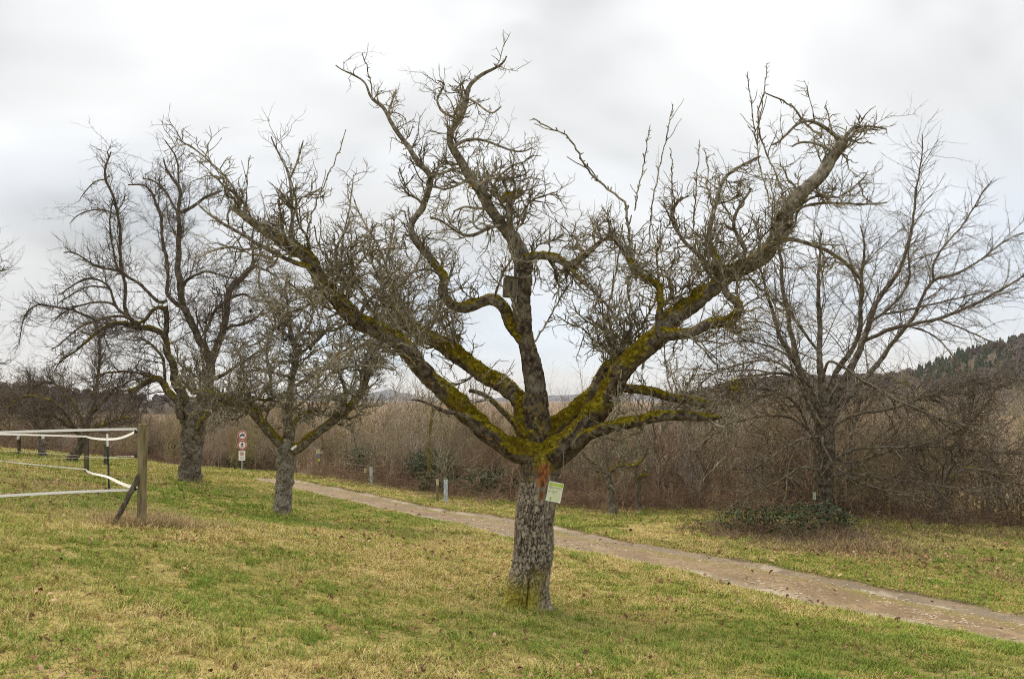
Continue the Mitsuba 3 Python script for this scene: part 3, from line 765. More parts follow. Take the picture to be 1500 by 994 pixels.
L([(1273, 472), (1291, 460), (1315, 438), (1332, 407), (1332, 380), (1337, 340)], (5, 4, 2), (.3, -.2))
L([(1262, 501), (1289, 489), (1325, 477), (1373, 467), (1421, 448), (1470, 423), (1499, 404), (1530, 390)], (7, 6, 4, 2), (.3, -.9))
L([(1215, 620), (1262, 560), (1284, 535), (1301, 510), (1325, 481), (1344, 452), (1368, 411), (1397, 402), (1434, 382), (1499, 341)], (11, 8, 7, 5, 4, 1.8), (0, .9, 1.6))
L([(1368, 411), (1370, 380), (1409, 331), (1432, 293), (1453, 265)], (4, 1.6), (1, 1))
L([(1293, 460), (1349, 450), (1397, 438), (1450, 425)], (3.5, 2), (.3, -.5))
L([(1325, 478), (1363, 489), (1385, 508), (1400, 530)], (3, 1.6), (.2, -.6))
L([(1373, 467), (1409, 481), (1446, 498), (1480, 520)], (3, 1.5), (-.4, -1))
L([(1203, 620), (1180, 580), (1160, 545), (1131, 528), (1086, 533), (1053, 544), (1020, 570)], (5, 4, 3), (-.3, -1.6), grey=.9)
L([(1201, 600), (1175, 553), (1131, 546), (1108, 550), (1064, 568), (1042, 588), (1030, 610)], (5, 4.5, 3), (-.3, -2.0))
L([(1200, 660), (1179, 612), (1162, 588), (1126, 570), (1095, 568), (1064, 570), (1020, 581)], (4, 4, 3, 2), (-.3, -2.4))
L([(1203, 694), (1173, 685), (1143, 703), (1104, 720), (1070, 745)], (4, 3, 1.5), (-.3, -1.5))
L([(1200, 640), (1151, 655), (1108, 683), (1056, 681)], (4, 3, 2), (-.4, -2.4))
L([(1205, 560), (1216, 530), (1268, 560), (1324, 590), (1389, 616), (1424, 625), (1460, 640)], (5, 4, 2), (-.5, -2))
L([(1215, 680), (1251, 659), (1303, 655), (1368, 646), (1433, 608), (1455, 575), (1476, 543)], (5, 4, 3, 1.5), (.1, -.9))
L([(1215, 700), (1225, 695), (1281, 698), (1346, 707), (1432, 720), (1497, 737)], (5, 4, 3, 2), (-.1, -1.2))
L([(1215, 660), (1242, 677), (1303, 660), (1389, 655), (1497, 664)], (6, 4, 2.5), (.1, 1.2))
L([(1212, 640), (1245, 610), (1300, 600), (1370, 575), (1440, 560), (1490, 555)], (6, 4, 2), (.2, 1.6))
L([(1205, 640), (1230, 690), (1300, 720), (1370, 745)], (4, 2), (-.3, -2))
L([(1195, 640), (1150, 610), (1090, 615), (1040, 640), (1010, 670)], (5, 3, 2), (.3, 1.4))
L([(1162, 524), (1120, 505), (1080, 500), (1040, 515)], (3.5, 2), (-.5, -1.4))
L([(1150, 490), (1110, 470), (1075, 480), (1050, 500)], (3, 1.6), (.6, 1))
build_tree('fruit_tree_003', 'wide leafless tree at the right with long fine drooping branches above a bramble bush', 21.0, [(1206, 768, 34), (1206, 755, 31), (1206, 730, 29), (1206, 700, 28), (1207, 670, 30), (1207, 640, 30), (1207, 610, 26), (1207, 590, 16)], M,
           'cherry', 37, 'm_twig_cherry', tgrey=.2, wmul=lambda Q: np.where(Q[:, 2] < 2.0, 1.7, 1.0), S=14, step=.07, moss=.45, mossz=(1.2, 3), grey=.42, N=1.7, tufts=300)

# ------------------------------------------------------------------ the other trees
M = []
L([(118, 655), (126, 630), (133, 606), (140, 570), (144, 540), (145, 495), (140, 470)], (10, 8, 6, 4, 2), (0, .5))
L([(118, 650), (112, 632), (97, 622), (77, 608), (60, 612)], (7, 6, 4, 2), (-.2, -1.2), moss=1, mossz=(5, 9))
L([(122, 650), (130, 632), (152, 622), (179, 613), (200, 612)], (7, 6, 4, 2), (-.2, -1), moss=1, mossz=(5, 9))
L([(126, 630), (110, 595), (90, 570), (70, 560), (45, 570), (25, 600)], (6, 5, 3, 2), (.2, .8))
L([(133, 606), (160, 580), (185, 560), (205, 555)], (5, 3, 2), (.3, 1))
L([(112, 632), (80, 590), (40, 580), (10, 600), (-5, 630)], (5, 4, 2), (-.5, -2))
build_tree('fruit_tree_004', 'dark leafless fruit tree behind the white fence tapes at the left edge of the wood', 36.0, [(105, 673, 16), (109, 667, 14), (117, 656, 14), (119, 648, 9)], M, 'fine', 51, 'm_twig_brown', S=12, step=.09, moss=.7, mossz=(2, 6), N=1.1)
M = []
L([(62, 655), (58, 630), (50, 600), (45, 570), (42, 548)], (9, 7, 5, 2), (0, .5))
L([(60, 640), (40, 612), (15, 600), (-20, 612)], (6, 4, 2), (0, -1))
L([(60, 640), (75, 610), (90, 585), (100, 572)], (5, 3, 2), (0, 1))
L([(55, 620), (30, 590), (5, 580), (-25, 590)], (5, 4, 2), (0, 1.5))
build_tree('fruit_tree_005', 'low dark tree at the far left carrying a small white tag on its trunk', 42.0, [(62, 668, 14), (62, 662, 11), (62, 652, 10), (62, 644, 7)], M, 'fine', 57, 'm_twig_brown', S=10, step=.1, moss=.5, mossz=(2, 6), N=.8)
M = []
L([(-130, 640), (-110, 590), (-85, 545), (-50, 530), (-15, 530), (8, 533)], (14, 9, 5, 2), (0, 0))
L([(-130, 640), (-100, 560), (-70, 480), (-45, 430), (-15, 402), (8, 395)], (14, 9, 5, 2), (0, .3))
L([(-120, 600), (-90, 500), (-60, 430), (-30, 400), (-5, 385)], (10, 6, 2), (0, -.5))
L([(-140, 620), (-160, 520), (-170, 400), (-160, 300)], (14, 10, 5, 2), (0, .5))
L([(-95, 560), (-60, 545), (-25, 552), (5, 560)], (5, 3, 1.5), (0, .5))
build_tree('fruit_tree_006', 'bare twig ends of a tree outside the frame, at the left edge', 22.0, [(-130, 730, 36), (-131, 700, 30), (-131, 660, 30), (-130, 630, 28), (-128, 610, 16)], M, 'fine', 61, 'm_twig_brown', S=12, step=.09, moss=.5, N=.42)
M = []
L([(889, 690), (886, 652), (880, 620), (885, 590)], (6, 5, 3), (0, .2))
L([(891, 694), (909, 682), (935, 679), (945, 665), (952, 650)], (7, 6, 4, 2), (0, -.4), moss=1.1, mossz=(5, 9))
L([(890, 695), (882, 688), (866, 676), (852, 664), (845, 650)], (5, 4, 2), (0, -.3))
L([(888, 675), (897, 655), (909, 637), (912, 610)], (5, 3, 2), (0, .4))
build_tree('fruit_tree_007', 'small tree forking low with one mossy bent limb, right of the main trunk', 23.6, [(898, 746, 14), (897, 738, 11), (895, 720, 10), (891, 700, 10), (889, 690, 7)], M, 'gnarly', 71, 'm_twig_grey', S=12, step=.06, moss=.4, mossz=(1, 3), N=.16, tsize=1.2)
M = []
L([(934, 700), (931, 688), (938, 676), (947, 660), (953, 645)], (6, 4, 2), (0, -.2))
L([(935, 702), (942, 697), (948, 698)], (7, 6.5), (-.1, -.2), moss=1.1, mossz=(5, 9))
L([(932, 690), (922, 670), (918, 645)], (4, 2), (0, .2))
build_tree('fruit_tree_008', 'thin stubby young trunk cut back to a mossy stump arm before the thicket', 24.2, [(936, 745, 10), (935, 738, 8), (935, 720, 8), (934, 700, 8), (934, 694, 6)], M, 'gnarly', 73, 'm_twig_grey', S=12, step=.06, moss=.4, mossz=(1, 3), N=.07, tsize=1.2)
M = []
L([(1236, 715), (1240, 670), (1250, 620), (1262, 570)], (10, 7, 4), (0, .6))
L([(1236, 712), (1225, 680), (1205, 650), (1190, 610)], (8, 6, 3), (0, .8))
L([(1238, 700), (1262, 680), (1300, 650), (1340, 640)], (7, 4, 2), (0, .6))
build_tree('fruit_tree_009', 'smooth grey trunk close behind the wide tree at the right', 23.4, [(1236, 767, 20), (1236, 755, 17), (1236, 735, 16), (1236, 715, 15), (1237, 705, 10)], M, 'cherry', 79, 'm_twig_cherry', S=12, step=.08, moss=.3, N=.25, grey=.85)
M = []
L([(1376, 735), (1385, 700), (1400, 660), (1420, 610), (1428, 570)], (8, 6, 4, 2), (0, .5))
L([(1378, 720), (1395, 700), (1411, 686), (1445, 690), (1480, 694)], (6, 5, 3), (0, -.5), moss=1.1, mossz=(5, 9))
L([(1376, 730), (1360, 700), (1345, 670), (1350, 640)], (6, 4, 2), (0, .5))
build_tree('fruit_tree_010', 'slim pale grey trunk with a mossy side limb at the right meadow edge', 21.5, [(1380, 776, 12), (1380, 768, 9.5), (1379, 755, 9), (1377, 735, 9), (1376, 725, 6)], M, 'cherry', 83, 'm_twig_cherry', S=12, step=.08, moss=.3, N=.22, grey=.9)

# ------------------------------------------------------------------ the wood edge: thicket, brambles, evergreen shrubs
EDGE = np.array([(-46, 60)] + [tuple(at(a_, 690, b_)[:2]) for a_, b_ in [(0, 52), (120, 50), (230, 47), (310, 45.5), (380, 46), (440, 46.5), (480, 43)]] + [tuple(hit(*q)[:2]) for q in [(540, 706), (640, 723), (760, 736), (900, 745), (1050, 748), (1200, 755), (1350, 765), (1500, 776)]] + [(19, 17), (26, 13)])
edge = resample(EDGE, 600, False)
et = unit(np.gradient(edge, axis=0))
en = np.stack([-et[:, 1], et[:, 0]], 1)        # away from the camera
if (en[300] @ (edge[300] - np.array([0, 0]))) < 0:
    en = -en


def sapling_clump(seed, stems, spread, H, side, slim):
    rng = np.random.default_rng(seed)
    b = np.zeros((stems, 3))
    b[:, :2] = rng.normal(size=(stems, 2)) * spread
    d = np.stack([rng.normal(size=stems) * .12, rng.normal(size=stems) * .12, np.ones(stems)], 1)
    P, R = grow(b, d, rng.uniform(.6, 1.4, stems) * slim, H * rng.uniform(.55, 1.0, stems), 9, .05, .02, rng, .22)
    out = [tubes(P, R, 4)]
    b, d, r = spawn(P, R, stems * side, rng, .15, .97, (.5, 1.15), .7)
    d[:, 2] += .18
    P1, R1 = grow(b, d, np.minimum(r, slim * .5), np.exp(rng.normal(-.25, .45, len(r))), 5, .15, .05, rng, .4)
    out.append(tubes(P1, R1, 3))
    b, d, r = spawn(P1, R1, stems * side * 4, rng, .2, 1, (.4, .9), .8)
    P2, R2 = grow(b, d, np.minimum(r, slim * .3), rng.uniform(.2, .6, len(r)), 3, .14, .04, rng, .5)
    out.append(tubes(P2, R2, 3))
    v, f = join(out)
    v[:, 2] -= .15
    return v, f


def bramble_mound(seed, canes, W, H):
    rng = np.random.default_rng(seed)
    b = np.zeros((canes, 3))
    b[:, :2] = rng.normal(size=(canes, 2)) * W * .5
    d = np.stack([rng.normal(size=canes), rng.normal(size=canes), rng.uniform(.4, 1.6, canes)], 1)
    P, R = grow(b, d, rng.uniform(.004, .009, canes), rng.uniform(.6, 1.7, canes) * H, 8, .22, -.20, rng, .5)
    P[..., 2] = np.maximum(P[..., 2], -.05)
    out = [tubes(P, R, 3)]
    bb, d, r = spawn(P, R, canes * 4, rng, .1, 1, (.5, 1.2), .8)
    P1, R1 = grow(bb, d, r, rng.uniform(.1, .4, len(r)), 3, .2, .0, rng, .5)
    out.append(tubes(P1, R1, 3))
    return join(out)


def wood_col(p, n, uv):
    a = fbm(p.x * .16, p.y * .16, 3, 3)
    b = fbm(p.x * 1.1, p.y * 1.1, p.z * .3, 3)
    c = mix((0.22, 0.168, 0.115), (0.37, 0.305, 0.21), smoothstep(.35, .65, a))
    q = noise(p.x * .85 + 11, p.y * .85, 2)
    c = mix(c, mi.Color3f(0.41, 0.37, 0.31), smoothstep(.62, .80, q) * .8)
    c = mix(c, mi.Color3f(0.33, 0.29, 0.12), smoothstep(.38, .24, q) * .75)
    c = mix(c, mi.Color3f(0.34, 0.235, 0.17), smoothstep(.44, .32, b) * .75)
    return c * (.40 + 1.15 * noise(p.x * 31, p.y * 31, p.z * 1.5))


def bramble_col(p, n, uv):
    a = noise(p.x * 3, p.y * 3, p.z * 3)
    return mix((0.15, 0.095, 0.066), (0.36, 0.265, 0.185), smoothstep(.3, .8, a * .5 + .5 * noise(p.x * 37, p.y * 37, p.z * 37)))


scene['m_wood'] = {'type': 'diffuse', 'reflectance': proc(wood_col)}
scene['m_bramble'] = {'type': 'diffuse', 'reflectance': proc(bramble_col)}
rng = np.random.default_rng(99)
for k in range(6):
    scene[f'sapling_kind_{k}'] = {'type': 'shapegroup', 'stems': mikit.ply(sapling_clump(200 + k, [8, 10, 7, 2, 1, 3][k], [.6, .5, .8, .3, .1, .4][k], 4.2, [13, 12, 14, 26, 40, 22][k], [.016, .018, .022, .034, .052, .03][k]), 'm_wood', smooth=True)}
for k in range(4):
    scene[f'bramble_kind_{k}'] = {'type': 'shapegroup', 'canes': mikit.ply(bramble_mound(300 + k, 60, 1.5, 1.0), 'm_bramble', smooth=True)}
TOPX, TOPY = [-100, 0, 250, 450, 600, 800, 950, 1100, 1300, 1500, 1600], [598, 600, 594, 592, 586, 589, 584, 572, 566, 560, 556]
TR = np.array([hit(445, 696)[:2], hit(452, 693)[:2] + [0, 8.0], hit(452, 693)[:2] + [1.0, 20.0]])      # the trail into the wood
tr_line = resample(TR, 60, False)
tr_tree = cKDTree(tr_line)
n_th = 0
for q in range(1080):
    i = rng.integers(0, 600)
    dep = .5 + rng.exponential(11.0)
    if dep > 38:
        continue
    xy = edge[i] + en[i] * dep + et[i] * rng.normal() * .4
    if tr_tree.query(xy)[0] < 1.0 or xy[1] < 8:
        continue
    px = 750 + FPX * 1.01 * xy[0] / xy[1]
    if px < -230 or px > 1800:
        continue
    z = float(gz(*xy))
    top = EYE + ray(px, np.interp(px, TOPX, TOPY) + rng.normal() * 7)[2] * xy[1]
    hgt = np.clip(top - z, 2.0, 8.0) * rng.uniform(.48, 1.18)
    kind_ = int(rng.integers(6))
    if kind_ > 2 and rng.uniform() < .22:
        hgt *= rng.uniform(1.15, 1.5)
    s = hgt / 4.1
    a = rng.uniform(0, 360)
    w = np.clip(s * rng.uniform(.8, 1.15), .7, 1.6)
    n_th += 1
    scene[f'thicket__{n_th:04d}'] = {'type': 'instance', 'sg': {'type': 'ref', 'id': f'sapling_kind_{kind_}'}, 'to_world': T().translate([float(xy[0]), float(xy[1]), z]).rotate([0, 0, 1], a).scale([w, w, s])}
tag('thicket', 'dense brown thicket of bare saplings closing off the meadow', kind='stuff')
nb_ = 0
for q in range(420):
    i = rng.integers(0, 600)
    dep = rng.uniform(-.4, 2.6) if q < 330 else rng.uniform(2, 9)
    xy = edge[i] + en[i] * dep
    px = 750 + FPX * 1.01 * xy[0] / xy[1]
    if tr_tree.query(xy)[0] < 1.3 or xy[1] < 8 or px < -150 or px > 1700:
        continue
    nb_ += 1
    s = rng.uniform(.55, 1.05) * (.75 if px < 480 else 1)
    scene[f'bramble_hedge__{nb_:04d}'] = {'type': 'instance', 'sg': {'type': 'ref', 'id': f'bramble_kind_{rng.integers(4)}'}, 'to_world': T().translate([float(xy[0]), float(xy[1]), float(gz(*xy))]).rotate([0, 0, 1], rng.uniform(0, 360)).scale([s * 1.2, s * 1.2, s])}
tag('bramble_hedge', 'reddish brown tangle of bare bramble canes along the foot of the thicket', kind='stuff')


def leaf_cloud(c, r, N, size, rng, shell=.55):
    """small pointed leaves through an ellipsoid, on the ground side cut off"""
    d = unit(rng.normal(size=(N, 3)))
    rad = rng.uniform(shell, 1, N) ** .6
    pos = np.array(c) + d * rad[:, None] * np.array(r) * (.7 + .6 * meshkit.fbm(d * 2.2 + np.array(c), 3, 3)[:, None])
    nrm = unit(d * .5 + [0, 0, .7] + rng.normal(size=(N, 3)) * .55)
    a = unit(np.cross(nrm, rng.normal(size=(N, 3))))
    b = np.cross(nrm, a)
    s = size * rng.uniform(.6, 1.3, N)[:, None]
    v = np.stack([pos - a * s, pos - b * s * .42 + nrm * s * .12, pos + a * s, pos + b * s * .42 + nrm * s * .12], 1)
    f = np.array([[0, 1, 2], [0, 2, 3]])[None] + (np.arange(N) * 4)[:, None, None]
    u = np.repeat(rng.uniform(0, 1, N), 4)
    return v.reshape(-1, 3), f.reshape(-1, 3), np.stack([u, np.tile([0, .5, 1, .5], N)], 1)


def ever_col(p, n, uv):
    c = mix((0.020, 0.034, 0.014), (0.075, 0.105, 0.046), smoothstep(.1, .9, uv.x))
    return mix(c, mi.Color3f(0.14, 0.085, 0.045), smoothstep(.90, .95, uv.x))


scene['m_evergreen'] = {'type': 'twosided', 'bsdf': {'type': 'principled', 'base_color': proc(ever_col), 'roughness': .65, 'specular': .2}}
for n_, (px, Yo, hgt, wid, nl, txt) in enumerate([(505, 1.0, 1.7, 1.1, 2600, 'dark evergreen shrub nearest the wood entrance, beside the narrow trail sign'), (598, .9, 1.5, 1.0, 2200, 'dark evergreen shrub low in the thicket between the two staked saplings'),
                                                 (628, .3, .8, .8, 1200, 'low dark green leafy shrub at the foot of the mossy pole stem'), (700, .8, 1.0, 1.2, 1500, 'low leafy green shrub at the thicket foot left of the main trunk'),
                                                 (345, .9, .7, .9, 500, 'sparse grey green shrub at the foot of the thicket behind the warning signs')]):
    e = edge[np.argmin(np.abs(750 + FPX * 1.01 * edge[:, 0] / edge[:, 1] - px))]
    i = np.argmin(np.linalg.norm(edge - e, axis=1))
    c = e + en[i] * Yo
    g = float(gz(*c))
    key = 'evergreen_shrub' + (f'_{n_:03d}' if n_ else '')
    r_ = np.random.default_rng(400 + n_)
    v, f, uv = leaf_cloud([c[0], c[1], g + hgt * .5], [wid, .8, hgt * .5], nl, .062, r_, .2)
    v[:, 2] = np.maximum(v[:, 2], g + .02)
    add(key + '__leaves', (v, f), 'm_evergreen', uv=uv)
    tag(key + '__leaves', kind='stuff')
    v, f = bramble_mound(410 + n_, 26, wid, hgt)
    add(key + '__stems', (v + [c[0], c[1], g], f), 'm_bramble', True)
    tag(key, txt, 'shrub')

# the bramble bush at the foot of the wide tree
r_ = np.random.default_rng(77)
parts, stems = [], []
for (px, py, Y, rx, rz, nl) in [(1085, 783, 19.7, .60, .36, 420), (1120, 785, 19.5, .7, .38, 620), (1165, 788, 19.3, .8, .34, 700), (1205, 785, 19.3, .75, .42, 850), (1235, 790, 19.1, .45, .3, 380), (1160, 800, 18.8, .8, .16, 200), (1058, 779, 19.8, .5, .22, 130)]:
    c = at(px, py, Y)
    g = float(gz(c[0], c[1]))
    v, f, uv = leaf_cloud([c[0], c[1], g + rz * .95], [rx, .8, rz], int(nl * .6), .05, r_, .0)
    v[:, 2] = np.maximum(v[:, 2], g + .03)
    parts.append((v, f, uv))
    v, f = bramble_mound(int(px), 75, rx * 2.0, rz * 1.5)
    stems.append((v + [c[0], c[1], g], f))
for (px, py, Y) in [(1240, 806, 17.9), (1280, 812, 17.6), (1050, 790, 19.2), (1200, 806, 18.2), (1130, 802, 18.6)]:
    c = at(px, py, Y)
    v, f = bramble_mound(int(px) + 1, 60, .9, .22)
    stems.append((v + [c[0], c[1], float(gz(c[0], c[1]))], f))
v, f = join([(a, b) for a, b, _ in parts])
add('bramble_bush__leaves', (v, f), 'm_evergreen', uv=np.vstack([c for *_, c in parts]))
add('bramble_bush__canes', join(stems), 'm_bramble', True)
tag('bramble_bush__leaves', kind='stuff')
tag('bramble_bush__canes', kind='stuff')
tag('bramble_bush', 'sprawling bramble bush with dark green leaves round the foot of the wide right tree', 'bush')


# the mossy pole stem in the thicket and the lone yellowish sprig
def simple(col, rough=None, metal=0.0):
    if rough is None:
        return {'type': 'twosided', 'bsdf': {'type': 'diffuse', 'reflectance': {'type': 'rgb', 'value': list(col)}}}
    return {'type': 'twosided', 'bsdf': {'type': 'principled', 'base_color': {'type': 'rgb', 'value': list(col)}, 'roughness': rough, 'metallic': metal}}


scene['m_mossy_pole'] = {'type': 'diffuse', 'reflectance': proc(lambda p, n, uv: mix((0.10, 0.085, 0.012), (0.17, 0.14, 0.028), fbm(p.x * 20, p.y * 20, p.z * 6, 3)))}
P, R = poly([(630, 722), (629, 690), (628, 655), (631, 622), (634, 596)], (6.5, 6, 5, 3), (0, .1), 30.5, .1)
add('mossy_pole_tree__trunk', tubes(P[None], R[None], 8, .1, np.random.default_rng(4)), 'm_mossy_pole', True)
b, d, r = spawn(P[None], R[None], 26, np.random.default_rng(6), .5, 1, (.4, .9), .4)
add('mossy_pole_tree__twigs', tubes(*grow(b, d, r, .8, 6, .12, .06, np.random.default_rng(7)), 3), 'm_wood', True)
tag('mossy_pole_tree__twigs', kind='stuff')
tag('mossy_pole_tree', 'straight slim stem covered all round in yellow green moss at the front of the thicket', 'tree')
scene['m_mistletoe'] = {'type': 'twosided', 'bsdf': {'type': 'diffuse', 'reflectance': proc(lambda p, n, uv: mix((0.22, 0.19, 0.02), (0.42, 0.36, 0.05), uv.x))}}
c = at(1077, 566, 19.0)
v, f, uv = leaf_cloud(c, [.17, .15, .24], 190, .035, np.random.default_rng(8), .1)
add('mistletoe_sprig', (v, f), 'm_mistletoe', uv=uv)
tag('mistletoe_sprig', 'small bright yellow green sprig hanging among the drooping branches right of the stub limbs', 'sprig')

# ------------------------------------------------------------------ far country
def hill_col(p, n, uv):
    a = fbm(p.x * .02, p.z * .05, p.y * .02, 4)
    return mix((0.055, 0.046, 0.045), (0.095, 0.078, 0.060), smoothstep(.35, .65, a))


scene['m_hill'] = {'type': 'diffuse', 'reflectance': proc(hill_col)}


def crest_mesh(pts, Y, back, front, seed, rough, zlow=-14, n=160, rows=14):
    px, py = np.array(pts, float).T
    q = np.linspace(px[0], px[-1], n)
    top = np.array([at(a, b, Y) for a, b in zip(q, np.interp(q, px, py))])
    ts = np.r_[np.linspace(0, 1, rows), 1 + np.linspace(0, 1, 6)[1:]]
    X = np.zeros((n, len(ts), 3))
    for k, t in enumerate(ts):
        yy = Y - front * (1 - t) if t <= 1 else Y + back * (t - 1)
        zf = (math.sin(min(t, 1) * math.pi / 2) ** 1.1) if t <= 1 else math.cos((t - 1) * math.pi / 2)
        X[:, k, 0] = top[:, 0] * (yy / Y) ** .5
        X[:, k, 1] = yy
        X[:, k, 2] = zlow + (top[:, 2] - zlow) * zf
    X[..., 2] += (meshkit.fbm(X * rough[1], 4, seed) - .5) * rough[0] * np.clip((X[..., 2] - zlow) / 20, 0, 1)
    i = np.arange(n * len(ts)).reshape(n, -1)
    return X, np.stack([i[:-1, :-1], i[1:, :-1], i[1:, 1:], i[:-1, 1:]], -1).reshape(-1, 4)


HR = [(980, 592), (1030, 578), (1080, 565), (1130, 559), (1210, 559), (1290, 555), (1335, 550), (1375, 532), (1405, 519), (1450, 508), (1500, 499), (1600, 488), (1750, 480), (1950, 500), (2100, 560)]
X, f = crest_mesh(HR, 900, 300, 330, 5, (6, .02))
HXr = X
add('hill', (X.reshape(-1, 3), f), 'm_hill', True)
tag('hill', 'wooded hill rising at the right behind the thicket', kind='structure')
HL = [(-600, 545), (-300, 556), (0, 570), (100, 577), (200, 584), (300, 590), (360, 596)]
X, f = crest_mesh(HL, 800, 200, 250, 6, (5, .02))
HXl = X
add('hill_001', (X.reshape(-1, 3), f), 'm_hill', True)
tag('hill_001', 'low dark wooded rise at the far left', kind='structure')
scene['m_mountain'] = {'type': 'diffuse', 'reflectance': proc(lambda p, n, uv: mix((0.030, 0.045, 0.075), (0.045, 0.062, 0.095), fbm(p.x * .004, p.y * .004, p.z * .012, 3)))}  # blue of the distant air is put into the base colour
MT = [(330, 588), (400, 585), (430, 581), (470, 577), (500, 580), (535, 578), (552, 574), (572, 569), (590, 575), (620, 581), (690, 584), (770, 583), (820, 580), (850, 577), (885, 574), (910, 577), (960, 580), (1020, 583), (1100, 586)]
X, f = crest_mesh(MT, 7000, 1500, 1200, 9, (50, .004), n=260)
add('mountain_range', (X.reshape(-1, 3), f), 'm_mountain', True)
tag('mountain_range', 'row of far mountains on the horizon, tinted with the blue of distant air', kind='structure')


def conifer_mesh(seed):
    r_ = np.random.default_rng(seed)
    parts = []
    for k in range(6):
        z0, rr, S = k / 6.6, (1 - k / 6.6) * .30 + .03, 11
        a = np.arange(S) / S * 2 * np.pi + k
        ring = np.stack([np.cos(a), np.sin(a), 0 * a], 1) * (rr * r_.uniform(.55, 1.2, S))[:, None] + [0, 0, z0 + .04]
        ring[:, 2] -= r_.uniform(0, .06, S)
        v = np.vstack([ring, [[0, 0, z0 + .30]]])
        parts.append((v, np.stack([np.arange(S), (np.arange(S) + 1) % S, np.full(S, S)], 1)))
    return join(parts)


def far_crown(seed):
    m = trimesh.creation.icosphere(3)
    v = np.array(m.vertices)
    d = .62 + .75 * meshkit.fbm(v * 2.6, 4, seed)
    v = v * d[:, None] * [.42, .42, .46]
    v[:, 2] += .5
    return v, np.array(m.faces)


def farwood_col(p, n, uv):
    a = noise(p.x * .06, p.y * .06, p.z * .02)
    b = fbm(p.x * .7, p.y * .7, p.z * .7, 3)
    c = mix((0.036, 0.032, 0.034), (0.080, 0.064, 0.056), smoothstep(.2, .8, a))
    return c * (.55 + .9 * b)


def conifer_col(p, n, uv):
    return mix((0.018, 0.032, 0.022), (0.045, 0.062, 0.038), fbm(p.x * .5, p.y * .5, p.z * .5, 3))


scene['m_far_wood'] = {'type': 'diffuse', 'reflectance': proc(farwood_col)}
scene['m_conifer'] = {'type': 'twosided', 'bsdf': {'type': 'diffuse', 'reflectance': proc(conifer_col)}}
for k in range(3):
    scene[f'far_crown_kind_{k}'] = {'type': 'shapegroup', 'crown': mikit.ply(far_crown(500 + k), 'm_far_wood', smooth=True)}
    scene[f'conifer_kind_{k}'] = {'type': 'shapegroup', 'crown': mikit.ply(conifer_mesh(510 + k), 'm_conifer')}
nh = 0
for X, N, Hh in ((HXr, 3600, 7.5), (HXl, 900, 7.0)):
    for q in range(N):
        a, b = rng.uniform(0, X.shape[0] - 1.01), rng.uniform(4, 15)
        i, j = int(a), int(b)
        pnt = X[i, j] + (X[i + 1, j] - X[i, j]) * (a - i) + (X[i, j + 1] - X[i, j]) * (b - j)
        px = 750 + FPX * 1.01 * pnt[0] / pnt[1]
        if px < -250 or px > 1750:
            continue
        con = meshkit.noise(np.array([pnt[0] * .013, pnt[1] * .013, 3.3]), 5) + (.30 if X is HXr and 1340 < px < 1490 and j > 6 else (.06 if X is HXr else -.08))
        kind = 'conifer' if con > .60 else 'far_crown'
        s = Hh * rng.uniform(.7, 1.25)
        w = s * (.95 if kind == 'far_crown' else 1.0) * rng.uniform(.8, 1.2)
        nh += 1
        scene[f'hill_wood__{nh:04d}'] = {'type': 'instance', 'sg': {'type': 'ref', 'id': f'{kind}_kind_{rng.integers(3)}'}, 'to_world': T().translate([float(c_) for c_ in pnt - [0, 0, 1.5]]).rotate([0, 0, 1], rng.uniform(0, 360)).scale([w, w, s])}
tag('hill_wood', 'far-off wood of bare brown crowns and dark conifers on the hills', kind='stuff')

# ------------------------------------------------------------------ grass
def blades(xy, z, h, w, rng, lean=(.15, 1.15), az=None):
    N = len(xy)
    az = rng.uniform(0, 2 * np.pi, N) if az is None else az
    ln = rng.uniform(*lean, N)
    d = np.stack([np.cos(az) * np.sin(ln), np.sin(az) * np.sin(ln), np.cos(ln)], 1)
    d2 = unit(d + np.stack([np.cos(az), np.sin(az), 0 * az], 1) * rng.uniform(.1, .9, N)[:, None] - [0, 0, .12])
    s = np.stack([-np.sin(az), np.cos(az), 0 * az], 1)
    s = unit(s + rng.normal(size=(N, 3)) * .35)
    b = np.column_stack([xy, z])
    h, w = h[:, None], w[:, None]
    m = b + d * h * .55
    v = np.stack([b - s * w, b + s * w, m + s * w * .8, m - s * w * .8, m + d2 * h * .5], 1).reshape(-1, 3)
    f = (np.array([[0, 1, 2], [0, 2, 3], [3, 2, 4]])[None] + (np.arange(N) * 5)[:, None, None]).reshape(-1, 3)
    u = np.repeat(rng.uniform(0, 1, N), 5)
    return v, f, np.stack([u, np.tile([0, 0, .55, .55, 1.0], N)], 1)


